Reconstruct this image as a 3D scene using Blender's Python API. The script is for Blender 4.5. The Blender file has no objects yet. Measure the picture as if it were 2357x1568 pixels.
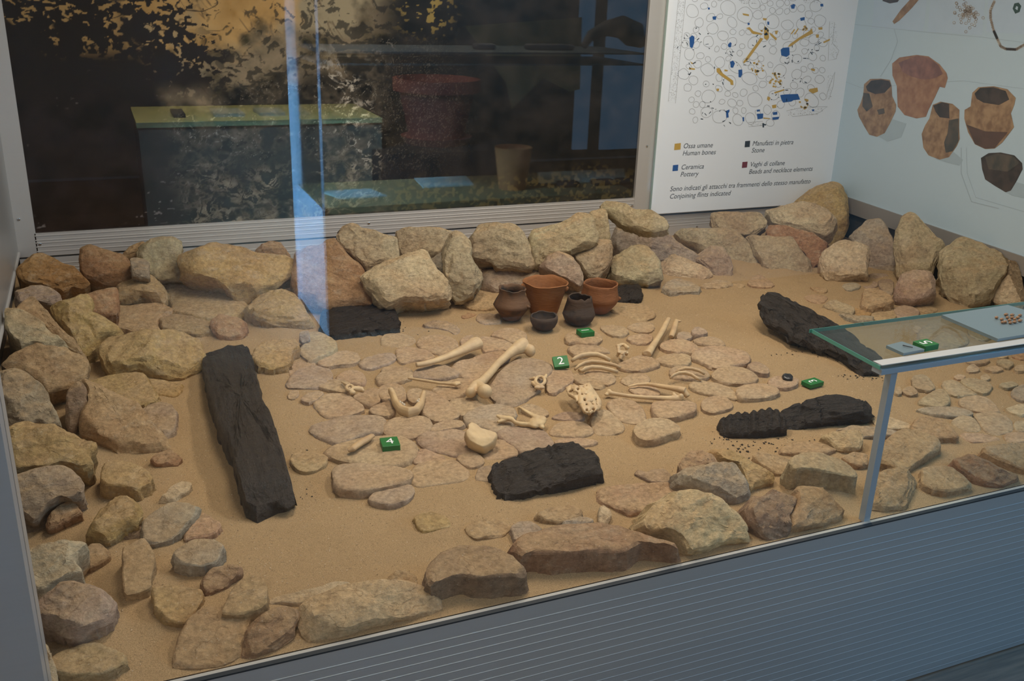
# Museum display case with a reconstructed stone-paved burial: stones, charred beams, bones, pots.
import bpy, bmesh, math, random
import numpy as np
from mathutils import Vector, Matrix

SC = bpy.context.scene
COL = SC.collection
# ------------------------------------------------------------------ camera
CAMZ = 1.18                      # lens height above the sand (z = 0); museum floor at z = -0.52
F_PX, IMG_W, IMG_H = 2192.63, 2357.0, 1568.0
YAW, PITCH, ROLL = (math.radians(a) for a in (23.56645, 20.49189, -1.99786))
fwd = np.array([math.sin(YAW) * math.cos(PITCH), math.cos(YAW) * math.cos(PITCH), -math.sin(PITCH)])
rgt = np.array([math.cos(YAW), -math.sin(YAW), 0.0])
dwn = np.cross(fwd, rgt)
rgt, dwn = math.cos(ROLL) * rgt + math.sin(ROLL) * dwn, -math.sin(ROLL) * rgt + math.cos(ROLL) * dwn
CAM = np.array([0.0, 0.0, CAMZ])
cd = bpy.data.cameras.new('camera')
cd.sensor_width = 36.0
cd.lens = F_PX / IMG_W * 36.0
cd.clip_start = 0.02
cam = bpy.data.objects.new('camera', cd)
COL.objects.link(cam)
cam.matrix_world = Matrix(((rgt[0], -dwn[0], -fwd[0], 0), (rgt[1], -dwn[1], -fwd[1], 0),
                           (rgt[2], -dwn[2], -fwd[2], CAMZ), (0, 0, 0, 1)))
SC.camera = cam
# ------------------------------------------------------------------ world, exposure, lamps
w = bpy.data.worlds.new('world')
SC.world = w
w.use_nodes = True
w.node_tree.nodes['Background'].inputs[0].default_value = (0.50, 0.62, 0.80, 1)
w.node_tree.nodes['Background'].inputs[1].default_value = WORLD_STR = 0.13
SC.view_settings.view_transform = 'Standard'
SC.view_settings.look = 'None'
SC.view_settings.exposure = 0.0
SC.view_settings.gamma = 1.0
SC.view_settings.use_curve_mapping = False


def area(name, loc, target, size, size_y, power, color):
    l = bpy.data.lights.new(name, 'AREA')
    l.shape = 'RECTANGLE'
    l.size, l.size_y, l.energy, l.color = size, size_y, power, color
    o = bpy.data.objects.new(name, l)
    COL.objects.link(o)
    o.location = loc
    o.rotation_euler = (Vector(target) - Vector(loc)).to_track_quat('-Z', 'Y').to_euler()
    return o


WARM = (1.0, 0.91, 0.77)
area('case_lamp', (2.05, 2.55, 1.90), (1.65, 2.6, 0), 1.6, 0.14, 29, WARM)
area('case_lamp', (0.80, 2.45, 1.90), (0.85, 2.4, 0), 0.9, 0.14, 20, WARM)
area('window_and_fill', (4.3, -0.1, 2.05), (1.3, -0.1, 0.2), 1.5, 1.3, 62, (0.17, 0.57, 1.0))
post_fill = area('window_and_fill', (-0.7, -0.9, 2.0), (0.92, -2.0, 0.2), 0.8, 0.6, 95, (0.20, 0.55, 1.0))  # added blue fill for the vitrine's corner post, not an actual window
post_fill.data.spread = math.radians(50)
area('room_lamp', (-0.6, -0.9, 2.2), (-0.2, 0.6, 0), 0.6, 0.6, 19, (1.0, 0.95, 0.9))

# ------------------------------------------------------------------ helpers
rnd = random.Random(7)


def ray(x, y):
    return rgt * ((x - IMG_W / 2) / F_PX) + dwn * ((y - IMG_H / 2) / F_PX) + fwd


def on_z(x, y, z=0.0):
    d = ray(x, y)
    return CAM + d * ((z - CAMZ) / d[2])


def on_y(x, y, Y):
    d = ray(x, y)
    return CAM + d * (Y / d[1])


def on_plane(x, y, p, n):
    d = ray(x, y)
    return CAM + d * (np.dot(np.asarray(p) - CAM, n) / np.dot(d, n))


def px(s):
    return [tuple(float(v) for v in q.split(',')) for q in s.split()]


def tag(o, label=None, cat=None, group=None, kind=None):
    if label:
        o['label'] = label
    if cat:
        o['category'] = cat
    if group:
        o['group'] = group
    if kind:
        o['kind'] = kind
    return o


def empty(name, loc=(0, 0, 0), parent=None):
    o = bpy.data.objects.new(name, None)
    o.empty_display_size = 0.02
    COL.objects.link(o)
    o.location = Vector([float(v) for v in loc])
    if parent:
        o.parent = parent
    return o


def mesh_obj(name, verts, faces, mat, parent=None, origin=None, smooth=None):
    """One mesh object; world-space verts, stored relative to origin (or to the parent's world origin)."""
    verts = np.asarray(verts, float).reshape(-1, 3)
    base = np.zeros(3)
    if parent is not None:
        q, base = parent, np.zeros(3)
        while q is not None:
            base = base + np.array(q.location)
            q = q.parent
    org = np.array(origin, float) if origin is not None else base.copy()
    me = bpy.data.meshes.new(name)
    me.from_pydata((verts - org).tolist(), [], faces)
    me.validate()
    o = bpy.data.objects.new(name, me)
    COL.objects.link(o)
    if mat is not None:
        me.materials.append(mat)
    if parent is not None:
        o.parent = parent
    o.location = Vector((org - base).tolist())
    if smooth is not None:
        me.polygons.foreach_set('use_smooth', [True] * len(me.polygons))
        if smooth < 3.1:
            me.set_sharp_from_angle(angle=smooth)
    return o


class MB:
    """collects shapes into one mesh"""

    def __init__(s):
        s.v, s.f = [], []

    def add(s, v, f):
        b = len(s.v)
        s.v += [tuple(float(c) for c in p) for p in v]
        s.f += [tuple(i + b for i in q) for q in f]
        return s

    def box(s, a, b):
        x0, y0, z0 = a
        x1, y1, z1 = b
        return s.add([(x0, y0, z0), (x1, y0, z0), (x1, y1, z0), (x0, y1, z0), (x0, y0, z1), (x1, y0, z1), (x1, y1, z1), (x0, y1, z1)],
                     [(3, 2, 1, 0), (4, 5, 6, 7), (0, 1, 5, 4), (1, 2, 6, 5), (2, 3, 7, 6), (3, 0, 4, 7)])

    def prism(s, poly, n, d):
        """polygon (3-D, planar) pushed by d along -n"""
        k = len(poly)
        n = np.asarray(n, float)
        p = [np.asarray(q, float) for q in poly]
        return s.add(p + [q - n * d for q in p],
                     [tuple(range(k)), tuple(range(2 * k - 1, k - 1, -1))] + [(i, k + i, k + (i + 1) % k, (i + 1) % k) for i in range(k)])

    def tube(s, pts, rad, n=12, squash=1.0, up=(0, 0, 1), cap=True):
        pts = [np.asarray(p, float) for p in pts]
        if not hasattr(rad, '__len__'):
            rad = [rad] * len(pts)
        V, Fc = [], []
        up = np.asarray(up, float)
        for i, p in enumerate(pts):
            t = pts[min(i + 1, len(pts) - 1)] - pts[max(i - 1, 0)]
            t /= np.linalg.norm(t) + 1e-12
            a = np.cross(up, t)
            if np.linalg.norm(a) < 1e-4:
                a = np.cross((1, 0, 0), t)
            a /= np.linalg.norm(a)
            b = np.cross(t, a)
            for k in range(n):
                th = 2 * math.pi * k / n
                V.append(p + rad[i] * (a * math.cos(th) + b * squash * math.sin(th)))
        for i in range(len(pts) - 1):
            for k in range(n):
                k2 = (k + 1) % n
                Fc.append((i * n + k, i * n + k2, (i + 1) * n + k2, (i + 1) * n + k))
        if cap:
            Fc.append(tuple(range(n - 1, -1, -1)))
            Fc.append(tuple(range((len(pts) - 1) * n, len(pts) * n)))
        return s.add(V, Fc)

    def ball(s, c, r, seg=12, rings=8):
        r = np.asarray(r if hasattr(r, '__len__') else (r, r, r), float)
        V = [np.asarray(c) + r * (0, 0, 1)]
        for i in range(1, rings):
            a = math.pi * i / rings
            for k in range(seg):
                b = 2 * math.pi * k / seg
                V.append(np.asarray(c) + r * (math.sin(a) * math.cos(b), math.sin(a) * math.sin(b), math.cos(a)))
        V.append(np.asarray(c) - r * (0, 0, 1))
        Fc = [(0, 1 + k, 1 + (k + 1) % seg) for k in range(seg)]
        for i in range(rings - 2):
            for k in range(seg):
                a, b = 1 + i * seg + k, 1 + i * seg + (k + 1) % seg
                Fc.append((a, a + seg, b + seg, b))
        e = len(V) - 1
        Fc += [(e, e - seg + (k + 1) % seg, e - seg + k) for k in range(seg)]
        return s.add(V, Fc)

    def lathe(s, c, prof, n=40):
        """prof: (radius, z) pairs from the axis outwards and back to the axis or open"""
        V = [(c[0] + r * math.cos(2 * math.pi * k / n), c[1] + r * math.sin(2 * math.pi * k / n), c[2] + z) for r, z in prof for k in range(n)]
        Fc = [(i * n + k, i * n + (k + 1) % n, (i + 1) * n + (k + 1) % n, (i + 1) * n + k) for i in range(len(prof) - 1) for k in range(n)]
        return s.add(V, Fc)

    def build(s, name, mat, parent=None, origin=None, smooth=None):
        return mesh_obj(name, s.v, s.f, mat, parent, origin, smooth)


def vnoise(p, seed=0):
    p = np.asarray(p, float)
    i = np.floor(p).astype(np.int64)
    f = p - i
    u = f * f * (3 - 2 * f)
    r = np.zeros(len(p))
    for dx in (0, 1):
        for dy in (0, 1):
            for dz in (0, 1):
                h = ((i[:, 0] + dx) * 374761393 + (i[:, 1] + dy) * 668265263 + (i[:, 2] + dz) * 1440662683 + seed * 974634777) & 0xffffffff
                h = ((h ^ (h >> 13)) * 1274126177) & 0xffffffff
                h = ((h ^ (h >> 16)) * 2246822519) & 0xffffffff
                h ^= h >> 15
                wgt = (u[:, 0] if dx else 1 - u[:, 0]) * (u[:, 1] if dy else 1 - u[:, 1]) * (u[:, 2] if dz else 1 - u[:, 2])
                r += wgt * (h / 2147483648.0 - 1.0)
    return r


def fbm(p, seed=0, octv=4, gain=0.5):
    p = np.asarray(p, float)
    a, r = 1.0, np.zeros(len(p))
    for o in range(octv):
        r += a * vnoise(p * 2 ** o + 17.3 * o, seed + o)
        a *= gain
    return r


# ------------------------------------------------------------------ materials
MATS = {}


def nt_new(name):
    m = bpy.data.materials.new(name)
    m.use_nodes = True
    t = m.node_tree
    b = t.nodes['Principled BSDF']
    MATS[name] = m
    return m, t, b


def nd(t, kind, **kw):
    n = t.nodes.new(kind)
    for k, v in kw.items():
        if k in n.inputs:
            n.inputs[k].default_value = v
        else:
            setattr(n, k, v)
    return n


def noise(t, vec, scale, detail=4, rough=0.55):
    n = nd(t, 'ShaderNodeTexNoise')
    n.inputs['Scale'].default_value = scale
    n.inputs['Detail'].default_value = detail
    n.inputs['Roughness'].default_value = rough
    if vec is not None:
        t.links.new(vec, n.inputs['Vector'])
    return n.outputs['Fac']


def ramp(t, fac, stops):
    n = nd(t, 'ShaderNodeValToRGB')
    e = n.color_ramp.elements
    while len(e) < len(stops):
        e.new(0.5)
    for q, (p, c) in zip(e, stops):
        q.position = p
        q.color = (c, c, c, 1) if not hasattr(c, '__len__') else (*c, 1)
    t.links.new(fac, n.inputs['Fac'])
    return n.outputs['Color']


def mix(t, fac, a, b, mode='MIX'):
    n = nd(t, 'ShaderNodeMix', data_type='RGBA', blend_type=mode)
    n.clamp_factor = True
    for i, v in ((0, fac), (6, a), (7, b)):
        if hasattr(v, 'is_output') or isinstance(v, bpy.types.NodeSocket):
            t.links.new(v, n.inputs[i])
        else:
            n.inputs[i].default_value = (*v, 1) if hasattr(v, '__len__') else v
    return n.outputs[2]


def mth(t, op, a, b=0.0):
    n = nd(t, 'ShaderNodeMath', operation=op)
    for i, v in enumerate((a, b)):
        if isinstance(v, bpy.types.NodeSocket):
            t.links.new(v, n.inputs[i])
        else:
            n.inputs[i].default_value = v
    return n.outputs[0]


def bump(t, bsdf, h, strength, dist, prev=None):
    n = nd(t, 'ShaderNodeBump')
    n.inputs['Strength'].default_value = strength
    n.inputs['Distance'].default_value = dist
    t.links.new(h, n.inputs['Height'])
    if prev is not None:
        t.links.new(prev, n.inputs['Normal'])
    t.links.new(n.outputs[0], bsdf.inputs['Normal'])
    return n.outputs[0]


def wpos(t, scale=(1, 1, 1)):
    g = nd(t, 'ShaderNodeNewGeometry')
    if scale == (1, 1, 1):
        return g.outputs['Position']
    m = nd(t, 'ShaderNodeMapping')
    m.inputs['Scale'].default_value = scale
    t.links.new(g.outputs['Position'], m.inputs['Vector'])
    return m.outputs[0]


def plain(name, color, rough=0.6, metal=0.0, grain=0.0, gscale=60, spec=0.5):
    m, t, b = nt_new(name)
    if grain:
        f = noise(t, wpos(t), gscale, 4)
        c = mix(t, f, tuple(v * (1 - grain) for v in color), tuple(min(1, v * (1 + grain)) for v in color))
        t.links.new(c, b.inputs['Base Color'])
    else:
        b.inputs['Base Color'].default_value = (*color, 1)
    b.inputs['Roughness'].default_value = rough
    b.inputs['Metallic'].default_value = metal
    b.inputs['Specular IOR Level'].default_value = spec
    return m


SAND = (0.485, 0.325, 0.170)


def rock_mat(name, dust, crk=0.6):
    m, t, b = nt_new(name)
    p = wpos(t)
    oc = nd(t, 'ShaderNodeObjectInfo').outputs['Color']
    n1 = noise(t, p, 5.0, 6, 0.62)
    n2 = noise(t, wpos(t, (1, 1, 2.2)), 17, 9, 0.68)
    n3 = noise(t, p, 75, 6, 0.75)
    c = mix(t, ramp(t, n1, [(0.42, 0), (0.66, 1)]), oc, (0.82, 0.72, 0.68), 'MULTIPLY')
    c = mix(t, ramp(t, n2, [(0.52, 0), (0.70, 0.5 if crk > 0.3 else 0.18)]), c, (0.60, 0.48, 0.33))
    c = mix(t, ramp(t, n2, [(0.30, 0.6), (0.46, 0)]), c, (0.58, 0.50, 0.44), 'MULTIPLY')
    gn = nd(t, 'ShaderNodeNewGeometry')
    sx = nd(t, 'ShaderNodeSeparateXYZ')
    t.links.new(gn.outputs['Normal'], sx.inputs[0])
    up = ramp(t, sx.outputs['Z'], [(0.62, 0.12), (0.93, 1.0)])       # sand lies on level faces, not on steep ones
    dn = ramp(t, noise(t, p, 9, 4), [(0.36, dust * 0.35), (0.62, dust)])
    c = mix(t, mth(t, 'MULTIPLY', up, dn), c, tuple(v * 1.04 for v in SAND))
    c = mix(t, 1.0, c, ramp(t, n3, [(0.28, 0.55), (0.70, 1.28)]), 'MULTIPLY')
    v = nd(t, 'ShaderNodeTexVoronoi')
    v.inputs['Scale'].default_value = 90
    t.links.new(p, v.inputs['Vector'])
    c = mix(t, ramp(t, v.outputs['Distance'], [(0.0, 0.4), (0.17, 0)]), c, (0.75, 0.68, 0.56))
    ck = mth(t, 'ABSOLUTE', mth(t, 'SUBTRACT', noise(t, wpos(t, (1, 1, 1.8)), 6.5, 3, 0.6), 0.5))
    crack = ramp(t, ck, [(0.0, 0.0), (0.007, 1.0)])
    c = mix(t, crk, c, mix(t, crack, (0.66, 0.60, 0.55), (1, 1, 1)), 'MULTIPLY')
    t.links.new(c, b.inputs['Base Color'])
    b.inputs['Roughness'].default_value = 0.92
    b.inputs['Specular IOR Level'].default_value = 0.25
    x = bump(t, b, n2, 0.75 if crk > 0.3 else 0.35, 0.022)
    x = bump(t, b, crack, 0.35 if crk > 0.3 else 0.04, 0.003, x)
    x = bump(t, b, n3, 0.6, 0.007, x)
    bump(t, b, noise(t, p, 240, 3, 0.6), 0.35, 0.002, x)
    return m


def sand_mat():
    m, t, b = nt_new('sand')
    p = wpos(t)
    c = mix(t, noise(t, p, 2.2, 5), tuple(v * 0.88 for v in SAND), tuple(v * 1.1 for v in SAND))
    g = noise(t, p, 420, 3, 0.7)
    c = mix(t, 1.0, c, ramp(t, g, [(0.25, 0.62), (0.5, 1.0), (0.75, 1.3)]), 'MULTIPLY')
    c = mix(t, ramp(t, noise(t, p, 130, 3, 0.7), [(0.30, 0.5), (0.40, 0)]), c, (0.20, 0.15, 0.10))
    t.links.new(c, b.inputs['Base Color'])
    b.inputs['Roughness'].default_value = 1.0
    b.inputs['Specular IOR Level'].default_value = 0.1
    x = bump(t, b, noise(t, p, 60, 6, 0.75), 0.5, 0.010)
    bump(t, b, g, 0.8, 0.004, x)
    return m


def char_mat():
    m, t, b = nt_new('charred_wood')
    tc = nd(t, 'ShaderNodeTexCoord').outputs['Object']
    mp = nd(t, 'ShaderNodeMapping')
    mp.inputs['Scale'].default_value = (5, 60, 40)
    t.links.new(tc, mp.inputs['Vector'])
    g = noise(t, mp.outputs[0], 1.0, 8, 0.65)
    k = noise(t, tc, 45, 5, 0.6)
    c = mix(t, g, (0.018, 0.014, 0.011), (0.090, 0.066, 0.050))
    c = mix(t, ramp(t, k, [(0.60, 0), (0.74, 0.5)]), c, (0.075, 0.055, 0.042))
    t.links.new(c, b.inputs['Base Color'])
    b.inputs['Roughness'].default_value = 0.5
    b.inputs['Specular IOR Level'].default_value = 0.4
    x = bump(t, b, g, 1.0, 0.045)
    bump(t, b, k, 0.8, 0.016, x)
    return m


def bone_mat():
    m, t, b = nt_new('bone')
    p = wpos(t)
    c = mix(t, ramp(t, noise(t, p, 22, 5), [(0.35, 0), (0.7, 1)]), (0.64, 0.46, 0.25), (0.49, 0.335, 0.19))
    c = mix(t, 0.5, c, nd(t, 'ShaderNodeObjectInfo').outputs['Color'], 'MULTIPLY')
    t.links.new(c, b.inputs['Base Color'])
    b.inputs['Roughness'].default_value = 0.6
    bump(t, b, noise(t, p, 120, 5), 0.25, 0.004)
    return m


def metal_mat(name, color, rough, metal=0.85, stretch=(2, 2, 300)):
    m, t, b = nt_new(name)
    f = noise(t, wpos(t, stretch), 1.0, 4, 0.6)
    t.links.new(mix(t, f, tuple(v * 0.96 for v in color), tuple(v * 1.04 for v in color)), b.inputs['Base Color'])
    b.inputs['Metallic'].default_value = metal
    b.inputs['Roughness'].default_value = rough
    bump(t, b, f, 0.02, 0.001)
    return m


def glass_mat(name, ior, tint=(1, 1, 1), rough=0.0):
    """clear sheet: fresnel reflection over plain transmission"""
    m = bpy.data.materials.new(name)
    m.use_nodes = True
    t = m.node_tree
    t.nodes.clear()
    o = nd(t, 'ShaderNodeOutputMaterial')
    g = nd(t, 'ShaderNodeNewGeometry')
    dp = nd(t, 'ShaderNodeVectorMath', operation='DOT_PRODUCT')
    t.links.new(g.outputs['Normal'], dp.inputs[0])
    t.links.new(g.outputs['Incoming'], dp.inputs[1])
    c1 = mth(t, 'SUBTRACT', 1.0, mth(t, 'ABSOLUTE', dp.outputs['Value']))
    r0 = ((ior - 1) / (ior + 1)) ** 2
    fr = mth(t, 'ADD', mth(t, 'MULTIPLY', mth(t, 'POWER', c1, 5.0), 1 - r0), r0)   # schlick, same from both sides
    tr = nd(t, 'ShaderNodeBsdfTransparent')
    tr.inputs[0].default_value = (*tint, 1)
    gl = nd(t, 'ShaderNodeBsdfGlossy')
    gl.inputs['Roughness'].default_value = rough
    mx = nd(t, 'ShaderNodeMixShader')
    t.links.new(fr, mx.inputs[0])
    t.links.new(tr.outputs[0], mx.inputs[1])
    t.links.new(gl.outputs[0], mx.inputs[2])
    t.links.new(mx.outputs[0], o.inputs[0])
    MATS[name] = m
    return m


def vcol_mat(name, rough=0.35, spec=0.4):
    m, t, b = nt_new(name)
    a = nd(t, 'ShaderNodeVertexColor', layer_name='Col')
    t.links.new(a.outputs[0], b.inputs['Base Color'])
    b.inputs['Roughness'].default_value = rough
    b.inputs['Specular IOR Level'].default_value = spec
    return m


def wood_mat(name, a, c2, stretch, rough=0.45):
    m, t, b = nt_new(name)
    f = noise(t, wpos(t, stretch), 1.0, 6, 0.6)
    t.links.new(mix(t, ramp(t, f, [(0.35, 0), (0.65, 1)]), a, c2), b.inputs['Base Color'])
    b.inputs['Roughness'].default_value = rough
    return m


def clay_mat(name, base, soot, sc, thr):
    m, t, b = nt_new(name)
    p = wpos(t)
    c = mix(t, noise(t, p, 30, 5), tuple(v * 0.75 for v in base), tuple(v * 1.2 for v in base))
    c = mix(t, ramp(t, noise(t, p, sc, 3), [(thr, 0), (thr + 0.16, 1)]), c, soot)
    t.links.new(c, b.inputs['Base Color'])
    b.inputs['Roughness'].default_value = 0.75
    b.inputs['Specular IOR Level'].default_value = 0.3
    x = bump(t, b, noise(t, wpos(t, (1, 1, 4)), 40, 5), 0.3, 0.006)
    bump(t, b, noise(t, p, 200, 3), 0.2, 0.002, x)
    return m


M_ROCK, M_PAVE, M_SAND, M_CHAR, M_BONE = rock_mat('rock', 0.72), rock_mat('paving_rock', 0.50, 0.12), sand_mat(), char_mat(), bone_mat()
M_ALU = metal_mat('aluminium', (0.64, 0.62, 0.60), 0.45, 0.45)
M_ALU_DARK = metal_mat('aluminium_shadow_gap', (0.05, 0.05, 0.055), 0.6, 0.3)
M_WALL = metal_mat('brushed_wall', (0.42, 0.42, 0.41), 0.38, 0.6, (40, 2, 4))
M_KICK = metal_mat('front_panel_metal', (0.50, 0.52, 0.54), 0.40, 0.6, (3, 3, 200))
M_GLASS = glass_mat('case_glass', 1.52)
M_SHELF = glass_mat('shelf_glass', 1.52, (0.93, 0.98, 0.96))
M_GREEN = plain('green_block', (0.012, 0.15, 0.028), 0.5, grain=0.2)
M_WHITE = plain('white_paint', (0.85, 0.85, 0.83), 0.6)
M_BLACKISH = plain('dark_print', (0.03, 0.03, 0.03), 0.6)
M_SCREW = plain('screw_steel', (0.75, 0.74, 0.72), 0.25, 1.0)

# ------------------------------------------------------------------ the case: dimensions
YF, YB, XL = 1.478, 3.90, -0.33            # front glass, back wall, left wall
FLOOR_Z = -0.52
ROOF_Z = 2.0
ZT = 0.231                                  # top of the trim under the right-hand board
RA, RB = np.array([3.462, 3.90]), np.array([3.235, 1.40])   # right wall, back and front (plan)
RD = (RB - RA) / np.linalg.norm(RB - RA)
RN = np.array([RD[1], -RD[0], 0.0])         # points into the case
if RN[0] > 0:
    RN = -RN


def rw(s, z, off=0.0):
    q = RA + RD * s
    return np.array([q[0], q[1], z]) + RN * off


S = 'structure'
# sand bed: gently uneven surface
nx, ny = 300, 230
xs, ys = np.linspace(XL - 0.02, 3.44, nx), np.linspace(YF + 0.012, YB - 0.01, ny)
gx, gy = np.meshgrid(xs, ys)
P = np.stack([gx.ravel(), gy.ravel(), np.zeros(nx * ny)], 1)
zz = 0.006 * fbm(P * 3.0, 3, 4) + 0.003 * fbm(P * 14, 9, 3)
dimple = np.exp(-(((P[:, 0] - 0.55) / 0.10) ** 2 + ((P[:, 1] - 1.93) / 0.07) ** 2))
zz -= 0.010 * dimple
zz += 0.05 * np.clip((P[:, 1] - 3.45) / 0.45, 0, 1) + 0.05 * np.clip((-0.05 - P[:, 0]) / 0.28, 0, 1) * np.clip((P[:, 1] - 2.0) / 0.5, 0, 1)
P[:, 2] = zz
P[:, 0] = np.minimum(P[:, 0], RA[0] + (RB[0] - RA[0]) * (P[:, 1] - RA[1]) / (RB[1] - RA[1]) - 0.002)
fc = [(j * nx + i, j * nx + i + 1, (j + 1) * nx + i + 1, (j + 1) * nx + i) for j in range(ny - 1) for i in range(nx - 1)]
sand = mesh_obj('sand_bed', P, fc, M_SAND, smooth=3.14)
tag(sand, 'fine yellowish sand bed covering the floor of the display case', 'sand', kind='stuff')
tag(MB().box((XL - 0.05, YF + 0.008, -0.12), (3.50, YB + 0.02, -0.05)).build('floor', M_SAND), kind=S)


def ridged(x0, x1, z0, z1, y, ridges, out, depth, mat, name, parent=None):
    """extruded rail: flat face with thin proud ribs (z centre, half height)"""
    prof = [(y, z0)]
    for zc, hh in sorted(ridges):
        prof += [(y, zc - hh - 0.0012), (y - out, zc - hh), (y - out, zc + hh), (y, zc + hh + 0.0012)]
    prof += [(y, z1), (y + depth, z1), (y + depth, z0)]
    k = len(prof)
    V = [(x0, a, b) for a, b in prof] + [(x1, a, b) for a, b in prof]
    Fc = [(i, k + i, k + (i + 1) % k, (i + 1) % k) for i in range(k)] + [tuple(range(k - 1, -1, -1)), tuple(range(k, 2 * k))]
    return mesh_obj(name, V, Fc, mat, parent)


def screw(x, y, z, n, parent):
    n = np.asarray(n, float)
    c = np.array([x, y, z])
    m = MB().tube([c, c + n * 0.0015, c + n * 0.0025], [0.0055, 0.0055, 0.003], 10, up=(0.3, 0.2, 0.9))
    return m.build('screw', M_SCREW, parent)


# back wall body, recessed dark gap under the rail, rails and posts
tag(MB().box((XL - 0.1, YB + 0.03, -0.1), (3.6, YB + 0.08, ROOF_Z)).build('wall_back', M_ALU_DARK), kind=S)
MURX0, MURX1 = on_y(82, 537, YB)[0], on_y(1457, 455, YB)[0]
SILL = 0.2475
t1 = tag(ridged(MURX0 - 0.004, 3.42, 0.160, SILL, YB - 0.012, [(0.2385, 0.0012), (0.2215, 0.0010), (0.2115, 0.0010), (0.196, 0.0010), (0.178, 0.0010)], 0.0018, 0.03, M_ALU, 'trim_1'), kind=S)
t2 = tag(ridged(XL, 3.42, -0.02, 0.152, YB - 0.010, [(0.128, 0.001), (0.112, 0.001), (0.099, 0.001)], 0.0015, 0.03, M_ALU, 'trim_2'), kind=S)
t3 = tag(MB().box((XL, YB - 0.012, 0.160), (MURX0, YB + 0.03, ROOF_Z)).build('trim_3', M_ALU), kind=S)
WPX0 = on_y(1497, 491, YB - 0.03)[0]
t4 = tag(MB().box((MURX1, YB - 0.016, 0.160), (WPX0 + 0.05, YB + 0.03, ROOF_Z)).build('trim_4', M_ALU), kind=S)
for (a, b, o) in ((92, 562, t1), (849, 514, t1), (1454, 473, t4), (1488, 336, t4), (43, 505, t3)):
    q = on_y(a, b, YB - 0.013)
    screw(q[0], YB - (0.017 if o is t4 else 0.013), q[2], (0, -1, 0), o)
for (a, b) in ((1604, 522),):
    q = on_y(a, b, YB - 0.013)
    screw(q[0], YB - 0.012, q[2], (0, -1, 0), t2)

# left wall: brushed sheet with a folded lip, dark recess below
wl = tag(MB().box((XL - 0.03, YF - 0.02, 0.18), (XL, YB - 0.012, ROOF_Z)).build('wall_left', M_WALL), kind=S)
MB().box((XL, YF, 0.176), (XL + 0.006, YB - 0.03, 0.186)).build('lip', M_ALU, wl)
tag(MB().box((XL - 0.045, YF - 0.02, -0.1), (XL - 0.02, YB, 0.18)).build('wall_left_base', M_ALU_DARK), kind=S)
# front left post (outside face towards the room)
tag(MB().box((-0.62, YF - 0.045, FLOOR_Z), (-0.179, YF + 0.045, ROOF_Z)).build('trim_5', M_KICK), kind=S)
# right wall with its lower trim
m = MB().prism([rw(-0.1, -0.1, -0.012), rw(2.6, -0.1, -0.012), rw(2.6, ROOF_Z, -0.012), rw(-0.1, ROOF_Z, -0.012)], RN, 0.05)
tag(m.build('wall_right', M_ALU_DARK), kind=S)
m = MB().prism([rw(-0.02, ZT - 0.075, 0.012), rw(2.5, ZT - 0.075, 0.012), rw(2.5, ZT, 0.012), rw(-0.02, ZT, 0.012)], RN, 0.03)
tag(m.build('trim_6', metal_mat('warm_trim', (0.33, 0.31, 0.29), 0.5, 0.4)), kind=S)
# case roof
tag(MB().box((-0.62, YF - 0.04, ROOF_Z), (3.6, YB + 0.08, ROOF_Z + 0.05)).build('ceiling', M_ALU), kind=S)

# front panel under the glass: ribbed metal sheet with a pale inner lip
ribs = []
z = 0.0
rr = random.Random(3)
for i in range(24):
    z = -0.035 - i * 0.0205
    ribs.append((z, 0.0009 if i % 3 == 0 else 0.0005))
kick = tag(ridged(-0.19, 3.7, FLOOR_Z, 0.004, YF - 0.012, ribs, 0.0006, 0.012, M_KICK, 'front_panel'),
           'blue-grey ribbed metal front panel below the case glass', 'panel')
MB().box((-0.19, YF - 0.002, -0.03), (3.25, YF + 0.006, 0.0042)).build('lip', plain('pale_lip', (0.46, 0.43, 0.38), 0.6), kick)
MB().box((-0.19, YF - 0.0135, 0.001), (3.7, YF - 0.003, 0.0045)).build('edge_seal', plain('seal', (0.02, 0.025, 0.03), 0.6), kick)
# glass front
tag(MB().box((-0.179, YF - 0.003, 0.003), (3.26, YF + 0.005, ROOF_Z)).build('window_1', M_GLASS), kind=S)

# museum room around the case
M_ROOMF = wood_mat('floor_wood', (0.10, 0.068, 0.045), (0.21, 0.145, 0.10), (3, 45, 3))
tag(MB().box((-4, -6, FLOOR_Z - 0.05), (8, 4.2, FLOOR_Z - 0.004)).build('floor_room', M_ROOMF), kind=S)
fl = empty('room_planks', (0, 0, FLOOR_Z - 0.004))
tag(fl, 'dark wooden floorboards of the museum room in front of the case', 'floorboards', kind=S)
for j in range(5):
    for i in range(3):
        x0 = 1.6 + i * 1.2 - (j % 2) * 0.5
        MB().box((x0 + 0.001, YF - 0.03 - (j + 1) * 0.14 + 0.001, FLOOR_Z - 0.003), (x0 + 1.199, YF - 0.03 - j * 0.14 - 0.001, FLOOR_Z)).build('floor_plank', M_ROOMF, fl)

# ------------------------------------------------------------------ stones
PAL = dict(t=(0.52, 0.40, 0.27), y=(0.54, 0.42, 0.22), g=(0.50, 0.43, 0.31), w=(0.68, 0.57, 0.42), r=(0.42, 0.27, 0.18),
           p=(0.45, 0.36, 0.30), d=(0.32, 0.24, 0.18), o=(0.46, 0.28, 0.13), b=(0.44, 0.40, 0.35), s=(0.50, 0.39, 0.26),
           k=(0.54, 0.40, 0.30), q=(0.66, 0.58, 0.46), m=(0.40, 0.27, 0.20), c=(0.72, 0.58, 0.38), n=(0.49, 0.375, 0.270))


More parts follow.
